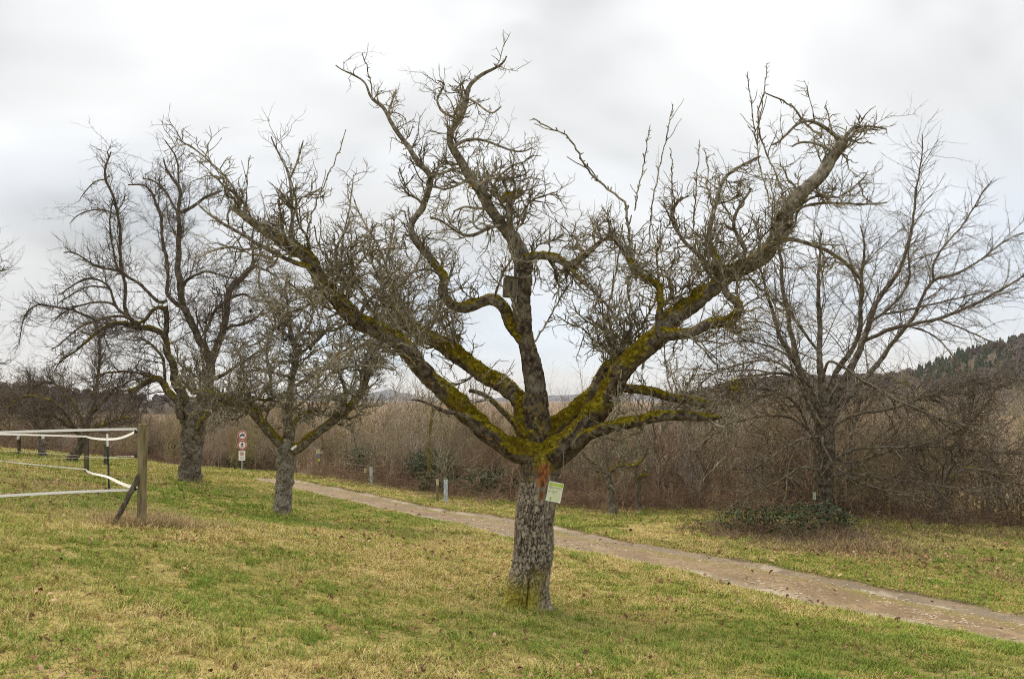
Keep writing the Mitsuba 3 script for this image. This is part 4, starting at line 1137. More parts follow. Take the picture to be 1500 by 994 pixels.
def grass_col(p, n, uv):
    a = fbm(p.x * .32 + 5, p.y * .32, 0, 3)
    b = fbm(p.x * 1.7, p.y * 1.7, 3, 3)
    c = fbm(p.x * 6.5, p.y * 6.5, 8, 2)
    r = dr.sqrt(p.x * p.x + p.y * p.y)
    # greener swards: below the front tree, beyond the fence corner
    g1 = dr.exp(-(dr.square((p.x - 1.2) / 2.8) + dr.square((p.y - 8.6) / 2.4)))
    g2 = dr.exp(-(dr.square((p.x + 6.0) / 3.0) + dr.square((p.y - 19.) / 4.5)))
    g3 = dr.exp(-(dr.square((p.x - 10.0) / 5.0) + dr.square((p.y - 17.) / 3.0)))
    y1 = dr.exp(-(dr.square((p.x + 5.5) / 3.5) + dr.square((p.y - 11.) / 3.5)))
    t = .455 + (a - .5) * .9 + (b - .5) * 1.0 + (c - .5) * .6 + (uv.x - .5) * .95 - .16 * g1 - .20 * g2 - .12 * g3 + .12 * y1
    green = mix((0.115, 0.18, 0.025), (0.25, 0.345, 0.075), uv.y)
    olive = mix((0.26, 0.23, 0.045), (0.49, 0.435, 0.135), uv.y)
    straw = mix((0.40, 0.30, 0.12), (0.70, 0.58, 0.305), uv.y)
    col = mix(green, olive, smoothstep(.22, .46, t))
    col = mix(col, straw, smoothstep(.52, .80, t))
    return mix(col, mi.Color3f(0.17, 0.105, 0.055), smoothstep(.93, .97, uv.x) * .8)


def straw_col(p, n, uv):
    return mix((0.20, 0.135, 0.07), (0.42, 0.33, 0.18), dr.clip(uv.y * .6 + uv.x * .5, 0, 1))


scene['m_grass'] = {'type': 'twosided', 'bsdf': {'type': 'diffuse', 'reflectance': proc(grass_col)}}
scene['m_straw'] = {'type': 'twosided', 'bsdf': {'type': 'diffuse', 'reflectance': proc(straw_col)}}


def grass_patch(seed, size, N, h, w):
    r_ = np.random.default_rng(seed)
    k = max(3, N // 60)
    tc = r_.uniform(-.5, .5, (k, 2))
    xy = np.where((r_.uniform(size=N) < .45)[:, None], tc[r_.integers(k, size=N)] + r_.normal(size=(N, 2)) * .035, r_.uniform(-.5, .5, (N, 2))) * size
    hh = h * np.exp(r_.normal(0, .35, N)) * (.55 + .9 * meshkit.noise(np.column_stack([xy * 4.5, np.full(N, seed)]), 3))
    return blades(xy, np.full(N, -.012), hh, w * r_.uniform(.6, 1.4, N), r_)


LEV = [  # size, variants, blades, height, half width, from Y, to Y
    (.5, 6, 1500, .050, .0024, 4.2, 10.5), (.7, 5, 1500, .055, .0036, 10.5, 18.0), (1.2, 4, 1700, .062, .0060, 18.0, 32.0), (2.0, 3, 1500, .07, .011, 32.0, 62.0)]
ng = 0
for li, (sz, nv, N, h, w, y0, y1) in enumerate(LEV):
    for k in range(nv):
        v, f, uv = grass_patch(600 + 10 * li + k, sz * 1.12, N, h, w)
        scene[f'sward_kind_{li}{k}'] = {'type': 'shapegroup', 'blades': mikit.ply((v, f), 'm_grass', uv=uv)}
    ys = np.arange(y0, y1, sz)
    for y in ys:
        half = y * .60 + 1.6
        for x in np.arange(-half, half, sz):
            cx, cy = x + rng.uniform(-.1, .1) * sz, y + sz / 2 + rng.uniform(-.1, .1) * sz
            u, _ = path_u(np.array([cx]), np.array([cy]))
            if abs(u[0]) < 1.0 + sz * .72 / 1.5 and abs(u[0]) < 8:
                continue
            i = np.argmin(((edge - [cx, cy]) ** 2).sum(1))
            if ((np.array([cx, cy]) - edge[i]) @ en[i]) > .5 or (tr_tree.query([cx, cy])[0] < 1.0 and cy > 40):
                continue
            e_ = .25
            g0 = float(gz(cx, cy))
            sx, sy = float(gz(cx + e_, cy) - gz(cx - e_, cy)) / (2 * e_), float(gz(cx, cy + e_) - gz(cx, cy - e_)) / (2 * e_)
            shear = np.eye(4)
            shear[2, 0], shear[2, 1] = sx, sy
            ng += 1
            scene[f'grass__{ng:05d}'] = {'type': 'instance', 'sg': {'type': 'ref', 'id': f'sward_kind_{li}{rng.integers(nv)}'},
                                         'to_world': T().translate([float(cx), float(cy), g0]) @ T(shear) @ T().rotate([0, 0, 1], float(rng.integers(0, 360)))}
# the fringe beside the track and the strip between the ruts, blade by blade
N = 620000
k = rng.integers(0, NS, N)
side = rng.choice([-1, 1], N)
off = rng.uniform(.86, 1.85, N) * side
xy = pc[k] + pno[k] * (off * phw[k])[:, None] + rng.normal(size=(N, 2)) * .03
u, _ = path_u(xy[:, 0], xy[:, 1])
Yk = xy[:, 1]
keep = (np.abs(u) > .93 + .10 * rng.normal(size=N)) & (np.abs(xy[:, 0]) < Yk * .62 + 1.5) & (rng.uniform(size=N) < np.clip(9.0 / Yk, .12, 1) * np.clip((np.abs(u) - .86) * 5, 0, 1))
strip = rng.uniform(size=N) < .45
off2 = -.36 + rng.normal(size=N) * .10
xs_ = pc[k] + pno[k] * (off2 * phw[k])[:, None]
ks = strip & (np.abs(xs_[:, 0]) < xs_[:, 1] * .62 + 1.5) & (meshkit.fbm(np.column_stack([xs_ * 1.2, np.zeros(N)]), 3, 8) > .47) & (rng.uniform(size=N) < np.clip(12.0 / xs_[:, 1], .2, 1))
allxy = np.vstack([xy[keep], xs_[ks]])
isstrip = np.r_[np.zeros(keep.sum(), bool), np.ones(ks.sum(), bool)]
zz = gz(allxy[:, 0], allxy[:, 1]) + np.where(isstrip, -.035, carve(allxy[:, 0], allxy[:, 1]) * .4) - .012
hh = np.where(isstrip, .022, .048) * np.exp(rng.normal(0, .35, len(allxy)))
ww = np.maximum(.0024, allxy[:, 1] * .00026) * rng.uniform(.7, 1.3, len(allxy))
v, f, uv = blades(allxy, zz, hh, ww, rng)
uv[:, 0] = np.where(np.repeat(isstrip, 5), uv[:, 0] * .4 + .35, uv[:, 0])
rings = [(v, f, uv)]
for (px, py, rr, n_, h_) in [(771, 897, .30, 2600, .075), (413, 757, .25, 1100, .10), (276, 706, .42, 900, .13), (1206, 766, .35, 500, .12), (208, 769, .12, 350, .12), (898, 746, .14, 300, .1)]:
    c = hit(px, py) if px != 771 else np.array([.165, 10.0, 0])
    an, ra = rng.uniform(0, 2 * np.pi, n_), rr * (.86 + np.abs(rng.normal(size=n_)) * .32)
    q = c[:2] + np.stack([np.cos(an), np.sin(an)], 1) * ra[:, None]
    rings.append(blades(q, gz(q[:, 0], q[:, 1]) - .01, h_ * np.exp(rng.normal(0, .4, n_)), np.maximum(.0024, q[:, 1] * .00026), rng, (.1, .9)))
n_ = 900                                            # scattered taller tufts in the near meadow
Yt = 5 + 13 * rng.uniform(size=n_) ** 1.3
ct = np.column_stack([rng.uniform(-.62, .62, n_) * (Yt + 1), Yt])
kk = rng.integers(0, n_, 46000)
q = ct[kk] + rng.normal(size=(46000, 2)) * rng.uniform(.03, .075, n_)[kk][:, None]
u, _ = path_u(q[:, 0], q[:, 1])
q, kk = q[np.abs(u) > 1.05], kk[np.abs(u) > 1.05]
rings.append(blades(q, gz(q[:, 0], q[:, 1]) - .01, rng.uniform(.05, .11, n_)[kk] * np.exp(rng.normal(0, .3, len(q))), np.maximum(.0024, q[:, 1] * .00028), rng, (.1, 1.0)))
rings[-1][2][:, 0] = np.clip(rings[-1][2][:, 0] * .5 + np.repeat(rng.uniform(-.25, .55, n_)[kk], 5), 0, .92)
v, f = join([(a_, b_) for a_, b_, _ in rings])
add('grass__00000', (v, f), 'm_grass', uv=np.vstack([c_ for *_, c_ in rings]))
tag('grass', 'short worn winter grass, part green and part straw coloured', kind='stuff')

# dead long grass by the fence corner, on the bank at the right and in the left meadow
xs, hs = [], []
for (px, py, rx, ry, n_, h) in [(212, 768, .30, .26, 3600, .24), (245, 772, .3, .22, 2200, .16), (188, 772, .25, .2, 1500, .20), (60, 722, 1.2, .6, 2200, .11), (85, 712, .8, .5, 1800, .13), (30, 745, 1.4, .5, 2000, .08), (130, 745, .9, .5, 1500, .09),
                                (325, 772, .12, .1, 500, .11), (1262, 808, .7, .25, 1300, .2), (1215, 806, .5, .2, 800, .2), (1330, 818, 1.0, .25, 1200, .13), (1400, 830, 1.0, .3, 900, .09), (1478, 850, .25, .2, 500, .15), (1060, 800, 1.0, .2, 700, .12),
                                (1230, 790, .4, .2, 600, .22), (1275, 801, .8, .2, 1000, .16), (1340, 762, 3, .6, 900, .1), (1485, 786, 1.2, .4, 900, .16), (905, 752, .5, .3, 500, .12), (770, 905, .5, .25, 700, .06), (1010, 905, .5, .3, 500, .05)]:
    c = hit(px, py)
    xs.append(c[:2] + rng.normal(size=(n_, 2)) * [rx, ry])
    hs.append(h * np.exp(rng.normal(0, .3, n_)))
xs, hs = np.vstack(xs), np.concatenate(hs)
u, _ = path_u(xs[:, 0], xs[:, 1])
ok = np.abs(u) > 1.05
xs, hs = xs[ok], hs[ok]
v, f, uv = blades(xs, gz(xs[:, 0], xs[:, 1]) - .01, hs, np.maximum(.0022, xs[:, 1] * .00024) * rng.uniform(.7, 1.3, len(xs)), rng, (.3, 1.35))
add('dead_grass', (v, f), 'm_straw', uv=uv)
tag('dead_grass', 'long pale dead grass in tussocks by the fence corner and on the bank', kind='stuff')

# fallen leaves
def litter_col(p, n, uv):
    c = mix((0.085, 0.048, 0.027), (0.26, 0.155, 0.085), smoothstep(0, .6, uv.x))
    return mix(c, mi.Color3f(0.44, 0.32, 0.20), smoothstep(.80, .99, uv.x))


scene['m_litter'] = {'type': 'twosided', 'bsdf': {'type': 'diffuse', 'reflectance': proc(litter_col)}}
N = 11000
Yl = 4.5 + 22 * rng.uniform(size=N) ** 1.5
xl = rng.uniform(-.62, .62, N) * (Yl + 2)
m = meshkit.fbm(np.column_stack([xl * .9, Yl * .9, 0 * xl]), 3, 21)
keep = rng.uniform(size=N) < np.clip((m - .43) * 6, .06, 1)
xl, Yl = xl[keep], Yl[keep]
cc = np.array([(1300, 815), (1400, 835), (1250, 805), (960, 912), (1100, 925), (775, 890), (210, 775), (60, 720), (330, 695), (400, 700), (250, 690)])
ex = np.vstack([hit(*c)[:2] + rng.normal(size=(n_, 2)) * s_ for c, n_, s_ in zip(cc, [320, 200, 200, 22, 18, 25, 60, 60, 260, 120, 220], [(1.3, .25), (1.2, .3), (.7, .2), (.3, .2), (.3, .25), (.5, .3), (.4, .3), (1, .4), (1.8, .7), (1, .6), (2.5, .7)])])
xl, Yl = np.r_[xl, ex[:, 0]], np.r_[Yl, ex[:, 1]]
u, _ = path_u(xl, Yl)
k = (np.abs(u) > .9) | (rng.uniform(size=len(xl)) < .12)
xl, Yl = xl[k], Yl[k]
N = len(xl)
sz = (.010 + .024 * rng.uniform(size=N) ** 1.6) * np.clip(Yl / 9, 1, 2.0)
az = rng.uniform(0, 2 * np.pi, N)
nrm = unit(np.stack([rng.normal(size=N) * .45, rng.normal(size=N) * .45 - .15, np.ones(N)], 1))
a = unit(np.cross(nrm, np.stack([np.cos(az), np.sin(az), 0 * az], 1)))
b = np.cross(nrm, a)
c = np.column_stack([xl, Yl, gz(xl, Yl) + .022 + rng.uniform(0, .02, N)])
s = sz[:, None]
cu = rng.uniform(.1, .7, N)[:, None]
V = np.stack([c - a * s, c - a * s * .3 - b * s * .55 + nrm * s * cu, c + a * s * .5 - b * s * .45 + nrm * s * cu * .8, c + a * s * 1.1 + nrm * s * .15, c + a * s * .5 + b * s * .45 + nrm * s * cu, c - a * s * .3 + b * s * .55 + nrm * s * cu * .7], 1).reshape(-1, 3)
F_ = (np.array([[0, 1, 5], [1, 2, 5], [2, 4, 5], [2, 3, 4]])[None] + (np.arange(N) * 6)[:, None, None]).reshape(-1, 3)
add('fallen_leaves', (V, F_), 'm_litter', uv=np.stack([np.repeat(rng.uniform(0, 1, N) ** 1.4, 6), np.zeros(6 * N)], 1))
tag('fallen_leaves', 'curled brown fallen leaves scattered through the grass', kind='stuff')

# stones in the gravel of the track
scene['m_stone'] = {'type': 'diffuse', 'reflectance': proc(lambda p, n, uv: mix((0.26, 0.20, 0.13), (0.50, 0.44, 0.34), noise(p.x * 17, p.y * 17, 3)))}
N = 5000
k = rng.integers(0, int(NS * .62), N)
off = np.clip(rng.normal(size=N) * .38 + .12, -.9, .95)
sx = pc[k] + pno[k] * (off * phw[k])[:, None] + rng.normal(size=(N, 2)) * .05
u, _ = path_u(sx[:, 0], sx[:, 1])
k_ = (np.abs(u) < .9) & (meshkit.fbm(np.column_stack([sx * .8, np.zeros(N)]), 3, 12) > .44) & (np.abs(sx[:, 0]) < sx[:, 1] * .62 + 1.5)
sx = sx[k_]
N = len(sx)
ico = trimesh.creation.icosphere(1)
iv = np.array(ico.vertices)
r_ = .006 + .020 * rng.uniform(size=N) ** 2.2
S3 = rng.uniform(.7, 1.3, (N, 3)) * [1, 1, .5]
V = iv[None] * (1 + .25 * rng.normal(size=(N, len(iv), 1))) * (r_[:, None] * S3)[:, None, :] + np.column_stack([sx, gz(sx[:, 0], sx[:, 1]) - .022])[:, None]
F_ = (np.array(ico.faces)[None] + (np.arange(N) * len(iv))[:, None, None]).reshape(-1, 3)
add('gravel', (V.reshape(-1, 3), F_), 'm_stone')
tag('gravel', 'pale loose stones pressed into the track', kind='stuff')

# ------------------------------------------------------------------ fence
def wood_fn(a, b, green=0.0):
    def fn(p, n, uv):
        g = fbm(p.x * 45, p.y * 45, p.z * 3.5, 3)
        h = fbm(p.x * 6, p.y * 6, p.z * 5, 3)
        c = mix(a, b, smoothstep(.3, .7, g * .6 + h * .4))
        return mix(c, mi.Color3f(0.11, 0.125, 0.05), green * smoothstep(.4, .7, h))
    return fn


scene['m_post'] = {'type': 'diffuse', 'reflectance': proc(wood_fn((0.13, 0.105, 0.062), (0.29, 0.24, 0.145), .45))}
scene['m_post_dark'] = {'type': 'diffuse', 'reflectance': proc(wood_fn((0.055, 0.045, 0.036), (0.13, 0.11, 0.085), .25))}
scene['m_tape'] = {'type': 'twosided', 'bsdf': {'type': 'diffuse', 'reflectance': proc(lambda p, n, uv: mix((0.66, 0.65, 0.60), (0.80, 0.79, 0.75), noise(uv.x * 900, uv.y * 6)))}}
scene['m_black'] = simple((.02, .02, .022), .5)
scene['m_white'] = simple((.78, .78, .76), .45)
scene['m_red'] = simple((.45, .03, .04), .4)
scene['m_darkgreen'] = simple((.012, .03, .028), .45)
scene['m_galv'] = simple((.42, .44, .45), .45, .6)


def rod(a, b, r, S=14, r1=None, cap=True):
    a, b = np.array(a, float), np.array(b, float)
    n = 6
    P = a + (b - a) * np.linspace(0, 1, n)[:, None]
    R = np.linspace(r, r if r1 is None else r1, n)
    P = np.vstack([P[0], P, P[-1], P[-1]]) if cap else P
    if cap:
        d = unit(b - a) * min(r, .006)
        P[0], P[-2], P[-1] = a, b + d * .8, b + d
        P = np.vstack([P[:1], P])
        R = np.r_[1e-5, R[0] * .9, R, R[-1] * .82, 1e-5]
        P[1] = a
    return tubes(P[None], R[None], S)


YF = 12.6
b0, t0_ = at(208, 770, YF), at(209.5, 621, YF)
g = float(gz(b0[0], b0[1]))


def post_mesh(b, t, r, seed, S=20):
    n = 60
    P = b + (t - b) * np.linspace(0, 1, n)[:, None]
    R = np.full(n, r)
    P = np.vstack([P, t + [0, 0, .004], t + [0, 0, .005]])
    R = np.r_[R, r * .93, 1e-4]
    v, f = tubes(P[None], R[None], S)
    v = v + (meshkit.fbm(v * [30, 30, 5], 3, seed)[:, None] - .5) * unit(v - np.column_stack([np.interp(v[:, 2], P[:, 2], P[:, 0]), np.interp(v[:, 2], P[:, 2], P[:, 1]), v[:, 2]])) * r * .16
    return v, f


add('fence_post__post', post_mesh(b0 - [0, 0, .3], t0_, .063, 1), 'm_post', 40)
bb, tb = at(168, 756, YF - .35), at(205, 694, YF - .03)
add('fence_post__brace', post_mesh(bb - [0, 0, .1], tb, .036, 2, 12), 'm_post_dark', 40)
for py in (632, 667, 716):
    c = at(203.5, py, YF)
    add('fence_post__insulator', join([rod(c + [.012, 0, 0], c - [.06, 0, 0], .011, 8), rod(c + [-.05, 0, -.022], c + [-.05, 0, .022], .017, 10)]), 'm_black', 30)
tag('fence_post', 'round weathered wooden corner fence post with a slanting brace', 'fence post')
# further posts
def simple_post(key, px, ytop, ybase, Y, w, mat, txt, cap=None):
    b, t = at(px, ybase, Y), at(px, ytop, Y)
    b[2] = float(gz(b[0], b[1])) - .25
    add(key + '__post', post_mesh(b, t, w * Y / FPX / 2, int(px)), mat, 40)
    tag(key, txt, 'fence post')
    if cap:
        add(key + '__' + cap[0], rbox(*cap[1], .008).apply_translation(t + np.array(cap[2])), cap[3], 40)


simple_post('fence_post_001', 127, 634, 692, 24.0, 6.5, 'm_post_dark', 'second wooden post of the receding fence line, dark below, where the tapes bend', ('insulator', (.05, .06, .06), (0, -.08, -.08), 'm_red'))
simple_post('fence_post_002', 154.5, 650, 684, 33.0, 5, 'm_post_dark', 'thin wooden stake standing behind the white topped plastic post')
simple_post('fence_post_003', 28, 640, 664, 43.0, 4.5, 'm_post_dark', 'leftmost far fence post with a white fitting at its top', ('insulator', (.09, .08, .16), (0, -.08, -.02), 'm_white'))
Yp = 18.0
b, t = at(160.5, 724, Yp), at(157, 636, Yp)
mid = b + (t - b) * .80
add('plastic_post__stake', rod(b - [0, 0, .1], mid, .019, 8), 'm_darkgreen', 30)
add('plastic_post__top', rod(mid, t, .021, 8), 'm_white', 30)
tag('plastic_post__top', 'white top')
tag('plastic_post', 'slim green plastic electric fence stake with a white top', 'fence post')


def tape(key, pts, h, txt, mat='m_tape', wire=False, sag=0.0, twist=0.0):
    P = np.array([at(q[0], q[1], min(q[2], hit(q[0], q[1] + 3)[1] - .5)) for q in pts])
    s = np.r_[0, np.cumsum(np.linalg.norm(np.diff(P, axis=0), axis=1))]
    q = np.linspace(0, s[-1], 90)
    Q = CubicSpline(s, P)(q) if len(P) > 2 else np.stack([np.interp(q, s, P[:, i]) for i in range(3)], 1)
    Q[:, 2] -= sag * np.sin(np.linspace(0, 1, 90) * np.pi)
    if wire:
        add(key, tubes(Q[None], np.full((1, 90), h), 6), mat, True)
    else:
        a = twist * np.sin(np.linspace(0, 3, 90)) + .15
        t = unit(np.gradient(Q, axis=0))
        side = unit(np.cross(t, [0, 0, 1.0]))
        up = np.stack([side[:, 0] * np.sin(a), side[:, 1] * np.sin(a), np.cos(a)], 1)
        o = side * .0012
        V = np.stack([Q - up * h / 2 - o, Q + up * h / 2 - o, Q + up * h / 2 + o, Q - up * h / 2 + o], 1).reshape(-1, 3)
        i = np.arange(89)[:, None] * 4
        j = np.arange(4)[None]
        f = np.stack([i + j, i + (j + 1) % 4, i + 4 + (j + 1) % 4, i + 4 + j], -1).reshape(-1, 4)
        add(key, (V, f), mat, uv=np.repeat(np.linspace(0, 1, 90), 4)[:, None] * [1, 0] + np.tile([0, 1, 1, 0], 90)[:, None] * [0, 1])
    tag(key, txt, 'fence tape' if not wire else 'fence wire')


tape('fence_tape', [(200, 628, YF), (100, 630, 12.35), (0, 633, 12.1), (-80, 636, 11.9)], .034, 'topmost white fence tape running almost level from the corner post to the left edge', twist=.1)
tape('fence_tape_001', [(202, 717, YF), (100, 720.5, 12.3), (0, 726, 12.0), (-80, 731, 11.8)], .034, 'lowest near white fence tape just above the dead grass, left of the corner post', twist=.1)
tape('fence_tape_002', [(201, 630, YF), (188, 637, 14.0), (172, 642, 16.0), (157, 643, 18.0), (140, 642, 20.6), (126, 639, 23.7)], .045, 'short sagging white fence tape from the corner post past the white topped stake', twist=.3)
tape('fence_tape_003', [(126, 639, 23.7), (60, 637, 26.5), (0, 635.5, 29.0), (-60, 634, 31)], .05, 'upper white fence tape of the receding line, just under the topmost tape', twist=.1)
tape('fence_tape_004', [(202, 715, YF), (190, 712, 13.6), (172, 705, 15.9), (157, 698, 18.0), (140, 694, 20.6), (126, 688, 23.7)], .045, 'lower sagging white tape looping from the corner post across the plastic stake', twist=.4)
tape('fence_tape_005', [(126, 687, 23.7), (60, 681, 26.5), (0, 675, 29.0), (-60, 670, 31)], .032, 'lower pale tape of the receding line, running to the left edge above the meadow', twist=.1)
tape('fence_wire', [(201, 667, YF), (160, 669, 18.0), (126, 670, 23.7), (60, 672, 26.5), (0, 674, 29)], .004, 'thin pale fence wire halfway up the corner post, the higher of two', wire=True)
tape('fence_wire_001', [(201, 668, YF), (180, 671, 15.2), (158, 670.5, 18.0), (126, 668, 23.7), (60, 663, 27), (0, 660, 30)], .004, 'thin pale fence wire halfway up the corner post, the lower of two', wire=True)

# ------------------------------------------------------------------ signs
def plate_from(poly2, origin, depth, y0):
    """a shapely polygon in (x, z) metres as a thin plate that faces the camera; y0: how far its face stands proud"""
    ms = []
    for g_ in getattr(poly2, 'geoms', [poly2]):
        m = trimesh.creation.extrude_polygon(g_, depth, engine='earcut')
        v = np.array(m.vertices)
        ms.append((np.column_stack([origin[0] + v[:, 0], origin[1] - y0 - v[:, 2], origin[2] + v[:, 1]]), np.array(m.faces)[:, ::-1]))
    return join(ms)


def rot(p, deg, o=(0, 0)):
    from shapely import affinity
    return affinity.rotate(p, deg, origin=o)


YS = 41.0
mpx = YS / FPX
base = at(354.2, 693, YS)
base[2] = float(gz(base[0], base[1]))
top = at(353.5, 630, YS)
cx = base[0]
add('traffic_sign__post', rod(base - [0, 0, .2], [cx, YS, top[2]], .03, 12), 'm_galv', 30)
R_ = .215


def seg(pts, w):
    return LineString(pts).buffer(w)


rider = unary_union([Polygon([(-.11, -.005), (-.09, .03), (-.02, .035), (.05, .03), (.08, .075), (.115, .06), (.13, .035), (.105, .03), (.09, .0), (.06, -.03), (-.08, -.03)]), seg([(-.09, -.02), (-.115, -.09)], .011), seg([(-.07, -.02), (-.06, -.095)], .011),
                     seg([(.05, -.02), (.085, -.06), (.06, -.09)], .011), seg([(.06, -.01), (.11, -.04)], .011), seg([(-.11, .01), (-.14, -.03)], .010), seg([(-.02, .03), (-.015, .085)], .022), Point(-.012, .125).buffer(.022), seg([(-.01, .07), (.05, .055)], .009), seg([(-.02, .035), (.015, -.02)], .012)])
walker = unary_union([Point(.0, .115).buffer(.024), Polygon([(-.035, .08), (.03, .08), (.025, -.01), (-.025, -.01)]), seg([(-.012, -.01), (-.03, -.06), (-.06, -.125)], .014), seg([(.012, -.01), (.03, -.06), (.045, -.125)], .014), seg([(-.03, .07), (-.06, .02), (-.05, -.02)], .010), seg([(.028, .07), (.055, .03), (.075, .0)], .010)])
for key, py, pic, txt in (('traffic_sign__round_sign', 637, rider, 'round red rimmed sign with a horse and rider'), ('traffic_sign__round_sign_001', 651.3, walker, 'round red rimmed sign with a walking figure')):
    o = np.array([cx, YS - .035, at(354, py, YS)[2]])
    add(key + '__plate', plate_from(Point(0, 0).buffer(R_, 32), o, .004, 0), 'm_white', 30)
    add(key + '__rim', plate_from(Point(0, 0).buffer(R_ - .008, 32).difference(Point(0, 0).buffer(R_ * .74, 32)), o, .003, .004), 'm_red', 30)
    add(key + '__pictogram', plate_from(pic, o, .003, .004), 'm_black')
    tag(key, txt)
o = np.array([cx, YS - .035, at(354, 667, YS)[2]])
add('traffic_sign__notice_plate__plate', plate_from(sbox(-.15, -.225, .15, .225).buffer(-.02).buffer(.02), o, .004, 0), 'm_white', 30)
add('traffic_sign__notice_plate__rim', plate_from(Point(0, .10).buffer(.095).difference(Point(0, .10).buffer(.072)).union(rot(sbox(-.08, .09, .08, .11), -45, (0, .10))), o, .003, .004), 'm_red')
add('traffic_sign__notice_plate__pictogram', plate_from(unary_union([seg([(-.035, .085), (.03, .09)], .016), Point(.04, .115).buffer(.015), seg([(-.03, .085), (-.035, .055)], .007), seg([(.025, .085), (.03, .055)], .007)]), o, .002, .004), 'm_black')
scene['m_grey_print'] = simple((.30, .30, .31))
add('traffic_sign__notice_plate__text_line', plate_from(unary_union([sbox(-.09, -.065, .09, -.045), sbox(-.06, -.11, .06, -.09), sbox(-.10, -.16, .10, -.14)]), o, .002, .004), 'm_grey_print')
tag('traffic_sign__notice_plate', 'white rectangular notice with a small red ring')
tag('traffic_sign', 'grey post with two round red rimmed signs and a white notice below', 'sign')

YT = 43.0
b = at(467.5, 692, YT)
b[2] = float(gz(b[0], b[1]))
tz = at(467, 658, YT)[2]
scene['m_plaque'] = {'type': 'diffuse', 'reflectance': proc(wood_fn((0.40, 0.35, 0.20), (0.56, 0.50, 0.32)))}
scene['m_blue'] = simple((.10, .17, .30), .5)
scene['m_yellow'] = simple((.55, .55, .06), .5)
add('trail_sign__post', post_mesh(b - [0, 0, .2], np.array([b[0], YT, tz]), .05, 3, 12), 'm_post', 40)
for nm, py, w, h, m_ in (('plaque', 661, .30, .22, 'm_plaque'), ('blue_plate', 667.7, .10, .17, 'm_blue'), ('yellow_plate', 673.2, .09, .11, 'm_yellow')):
    c = np.array([b[0], YT - .062, at(467, py, YT)[2]])
    add('trail_sign__' + nm, rbox(w, .015, h, .006).apply_translation(c), m_, 40)
tag('trail_sign', 'wooden trail post with a beige plaque and small blue and yellow plates', 'sign')

# young trees with guards and stakes
scene['m_guard'] = {'type': 'twosided', 'bsdf': {'type': 'diffuse', 'reflectance': proc(lambda p, n, uv: mix((0.36, 0.42, 0.44), (0.58, 0.64, 0.65), smoothstep(.42, .58, noise(p.x * 30, p.y * 30, p.z * 26))))}}
for n_, (px, yt, yb, Y, sp, st_, sb, seed) in enumerate([(545, 684, 711, 32.0, 535, 686, 708, 3), (653, 702, 734, 26.5, 641, 702, 733, 4)]):
    b = at(px, yb, Y)
    b[2] = float(gz(b[0], b[1]))
    key = 'young_tree' + (f'_{n_:03d}' if n_ else '')
    h = at(px, yt, Y)[2] - b[2]
    r_ = np.random.default_rng(seed)
    lean = -.06 if n_ == 0 else 0
    P = b + np.linspace(0, 1, 12)[:, None] * [lean * 1.4 if n_ == 0 else .0, 0, h * 1.55]
    tr = tubes(P[None], np.linspace(.02, .012, 12)[None], 8)
    bs = np.repeat(P[7:], 4, 0)
    d = r_.normal(size=(len(bs), 3)) * [.75, .75, .2] + [0, 0, .75]
    P1, R1 = grow(bs, d, .009, r_.uniform(.8, 1.6, len(bs)), 7, .10, .03, r_, .4)
    b2, d2, r2 = spawn(P1, R1, 110, r_, .2, 1, (.3, .7), .7)
    P2, R2 = grow(b2, d2, r2, r_.uniform(.2, .6, 110), 4, .1, .03, r_, .5)
    add(key + '__trunk', tr, 'm_twig_grey', True)
    add(key + '__twigs', join([tubes(P1, R1, 4), tubes(P2, R2, 3)]), 'm_twig_grey', True)
    tag(key + '__twigs', kind='stuff')
    # the guard: a thin walled tube, open above
    n = 20
    zq = np.r_[np.linspace(0, h, n), np.linspace(h, 0, n)]
    rq = np.r_[np.full(n, .062), np.full(n, .057)]
    Pq = b + np.outer(zq, [lean, 0, 1])
    add(key + '__guard', tubes(Pq[None] + [[[0, -.01, 0]]], rq[None], 14), 'm_guard', 40)
    tag(key, ['young tree in a leaning grey blue guard tube, nearer the wood entrance', 'young tree in a grey blue guard tube beside the track, left of the main trunk'][n_], 'tree')
    kb, kt = at(sp, sb, Y + .1), at(sp, st_, Y + .1)
    kb[2] = float(gz(kb[0], kb[1])) - .15
    ks = 'stake' + (f'_{n_:03d}' if n_ else '')
    z1 = kb + (kt - kb) * .80
    add(ks + '__post', rod(kb, z1, .042, 10), 'm_post', 30)
    add(ks + '__top', rod(z1, kt, .045, 10), 'm_plaque', 30)
    tag(ks + '__top', 'pale yellowish top')
    tag(ks, ['short wooden stake with a pale top beside the leaning guard tube', 'short wooden stake with a pale top beside the guard tube nearer the main tree'][n_], 'stake')

# ------------------------------------------------------------------ the board on the trunk, the nest box, tags, withered fruit
scene['m_board'] = simple((.64, .68, .46), .45)
scene['m_lime'] = simple((.36, .50, .025), .45)
scene['m_print'] = simple((.12, .14, .09))
scene['m_olive'] = simple((.30, .32, .06))
YB = 9.70
o = at(812.6, 720.2, YB)
A = -11.5


def on_board(key, p, depth, y0, m):
    add(key, plate_from(rot(p, A), o, depth, y0), m)


